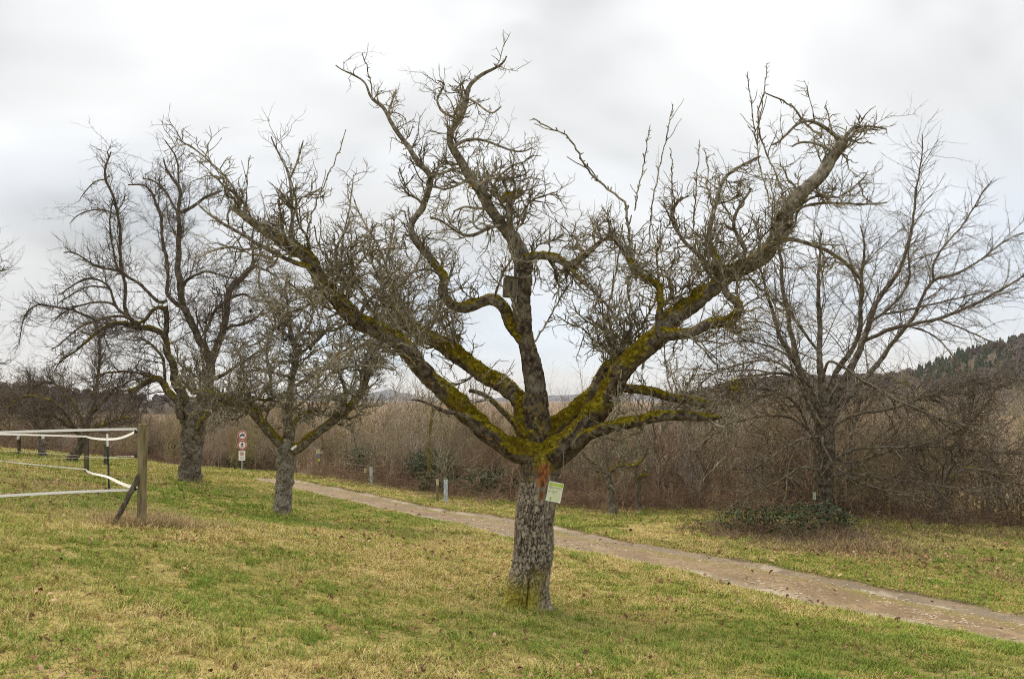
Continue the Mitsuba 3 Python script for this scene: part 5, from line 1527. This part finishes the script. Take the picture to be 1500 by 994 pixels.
bw, bh = .162, .212
on_board('tree_board__plate', sbox(-bw / 2, -bh / 2, bw / 2, bh / 2), .003, 0, 'm_white')
on_board('tree_board__panel', sbox(-bw / 2 + .004, -bh / 2 + .005, bw / 2 - .004, bh / 2 - .008).difference(Polygon([(bw / 2 + .01, -bh / 2), (bw / 2 + .01, -bh / 2 + .045), (bw / 2 - .045, -bh / 2)])), .001, .003, 'm_board')
on_board('tree_board__header', sbox(-bw / 2 + .004, bh / 2 - .042, bw / 2 - .004, bh / 2 - .010), .001, .0041, 'm_lime')
r_ = np.random.default_rng(12)
txt = [sbox(-.045, bh / 2 - .024, .035, bh / 2 - .021)]
on_board('tree_board__title_line', txt[0], .0006, .0052, 'm_white')
ln = []
for (x0, x1, z) in [(-.072, .066, .048), (-.072, .066, .038), (-.072, -.04, .028), (-.072, -.045, .008), (-.035, .035, .008), (-.072, -.045, -.004), (-.035, .025, -.004), (-.072, -.045, -.016), (-.035, .01, -.016)]:
    x = x0
    while x < x1 - .004:
        w = min(r_.uniform(.006, .016), x1 - x)
        ln.append(sbox(x, z, x + w, z + .0042))
        x += w + .0025
on_board('tree_board__text_line', unary_union(ln), .0006, .0041, 'm_print')
on_board('tree_board__logo', sbox(-.036, -bh / 2 + .012, -.024, -bh / 2 + .045), .0006, .0041, 'm_olive')
tag('tree_board', 'small tilted green and white information board hanging on the front trunk', 'board')
for a_, b_ in (((805.5, 704.5), (804, 696)), ((824.5, 708.5), (826, 660))):
    add('tree_board__cord', tubes(np.array([[at(*a_, YB - .004), at(a_[0] * .5 + b_[0] * .5, a_[1] * .5 + b_[1] * .5, YB - .03), at(*b_, YB - .03)]]), np.full((1, 3), .0016), 6), 'm_galv')

YN = 9.78
scene['m_box_wood'] = {'type': 'diffuse', 'reflectance': proc(wood_fn((0.075, 0.06, 0.046), (0.20, 0.17, 0.135), .35))}
c = at(747, 421, YN)


def place_box(key, sx, sy, sz, off, mat, tilt=0):
    m = rbox(sx, sy, sz, .004)
    if tilt:
        m.apply_transform(trimesh.transformations.rotation_matrix(tilt, [1, 0, 0]))
    m.apply_translation(off)
    m.apply_transform(trimesh.transformations.rotation_matrix(math.radians(28), [0, 0, 1]))
    m.apply_transform(trimesh.transformations.rotation_matrix(math.radians(3), [0, 1, 0]))
    add(key, m.apply_translation(c), mat, 40)


place_box('nest_box__body', .118, .12, .22, (0, 0, 0), 'm_box_wood')
place_box('nest_box__roof', .135, .145, .016, (0, -.008, .120), 'm_post_dark', .12)
place_box('nest_box__front_slat', .028, .008, .22, (-.043, -.063, 0), 'm_box_wood')
place_box('nest_box__entrance', .022, .006, .10, (-.014, -.0605, .01), 'm_black')
place_box('nest_box__hanger', .014, .006, .33, (.074, -.02, 0), 'm_galv')
tag('nest_box', 'grey wooden nest box hung against the central leader', 'nest box')
scene['m_tag'] = simple((.46, .47, .34), .6)
for key, p_, txt, Y, wh, ang in (('tree_tag', (430.5, 655), 'small tilted white tag on the mossy crotch of the low tree', 19.0, (.05, .14), -52), ('tree_tag_001', (1193, 726), 'small pale tag nailed to the trunk of the wide right tree', 20.72, (.07, .17), 0),
                                 ('tree_tag_002', (63, 640), 'tiny white tag on the dark trunk at the far left', 41.75, (.16, .14), 0)):
    add(key, plate_from(rot(sbox(-wh[0] / 2, -wh[1] / 2, wh[0] / 2, wh[1] / 2).buffer(-.008).buffer(.008), ang), at(*p_, Y), .004, 0), 'm_tag' if key == 'tree_tag_001' else 'm_white', 30)
    tag(key, txt, 'tag')
scene['m_fruit'] = simple((.018, .012, .011), .7)
for n_, (px, py, Y, txt) in enumerate([(367, 455, 20, 'black withered fruit hanging in the gap right of the tall left tree'), (423, 492, 19.2, 'black withered fruit close to the upright stem of the low tree, higher of two'), (455, 510, 19.5, 'black withered fruit by the right side branch of the low tree'), (577, 434, 11.1, 'black withered fruit in the front tree between its two left limbs'), (300, 472, 25, 'black withered fruit on the thin middle stem of the tall left tree'), (418, 497, 19.3, 'black withered fruit close to the upright stem of the low tree, lower of two')]):
    m = trimesh.creation.icosphere(3, .042 if Y > 15 else .022)
    v = np.array(m.vertices)
    v *= (1 + .35 * (meshkit.fbm(v * 40, 2, n_) - .5))[:, None]
    v[:, 2] *= 1.1
    cpt = at(px, py, Y)
    key = 'withered_fruit' + (f'_{n_:03d}' if n_ else '')
    add(key, join([(v + cpt, np.array(m.faces)), tubes(np.array([[cpt + [0, 0, .03], cpt + [.01, 0, .06], cpt + [.005, 0, .10]]]), np.full((1, 3), .004), 5)]), 'm_fruit', True)
    tag(key, txt, 'fruit', 'withered fruit left hanging in the trees')

# ------------------------------------------------------------------ air
scene['m_air'] = {'type': 'homogeneous', 'albedo': {'type': 'rgb', 'value': [0.93, 0.96, 0.985]}, 'sigma_t': 0.00006}
scene['haze'] = {'type': 'cube', 'to_world': T().translate([0, 6200, 150]).scale([11000, 7000, 170]), 'bsdf': {'type': 'null'}, 'interior': {'type': 'ref', 'id': 'm_air'}}
scene['camera']['medium'] = {'type': 'ref', 'id': 'm_air'}
tag('haze', 'thin pale air in front of the far hills', kind='stuff')
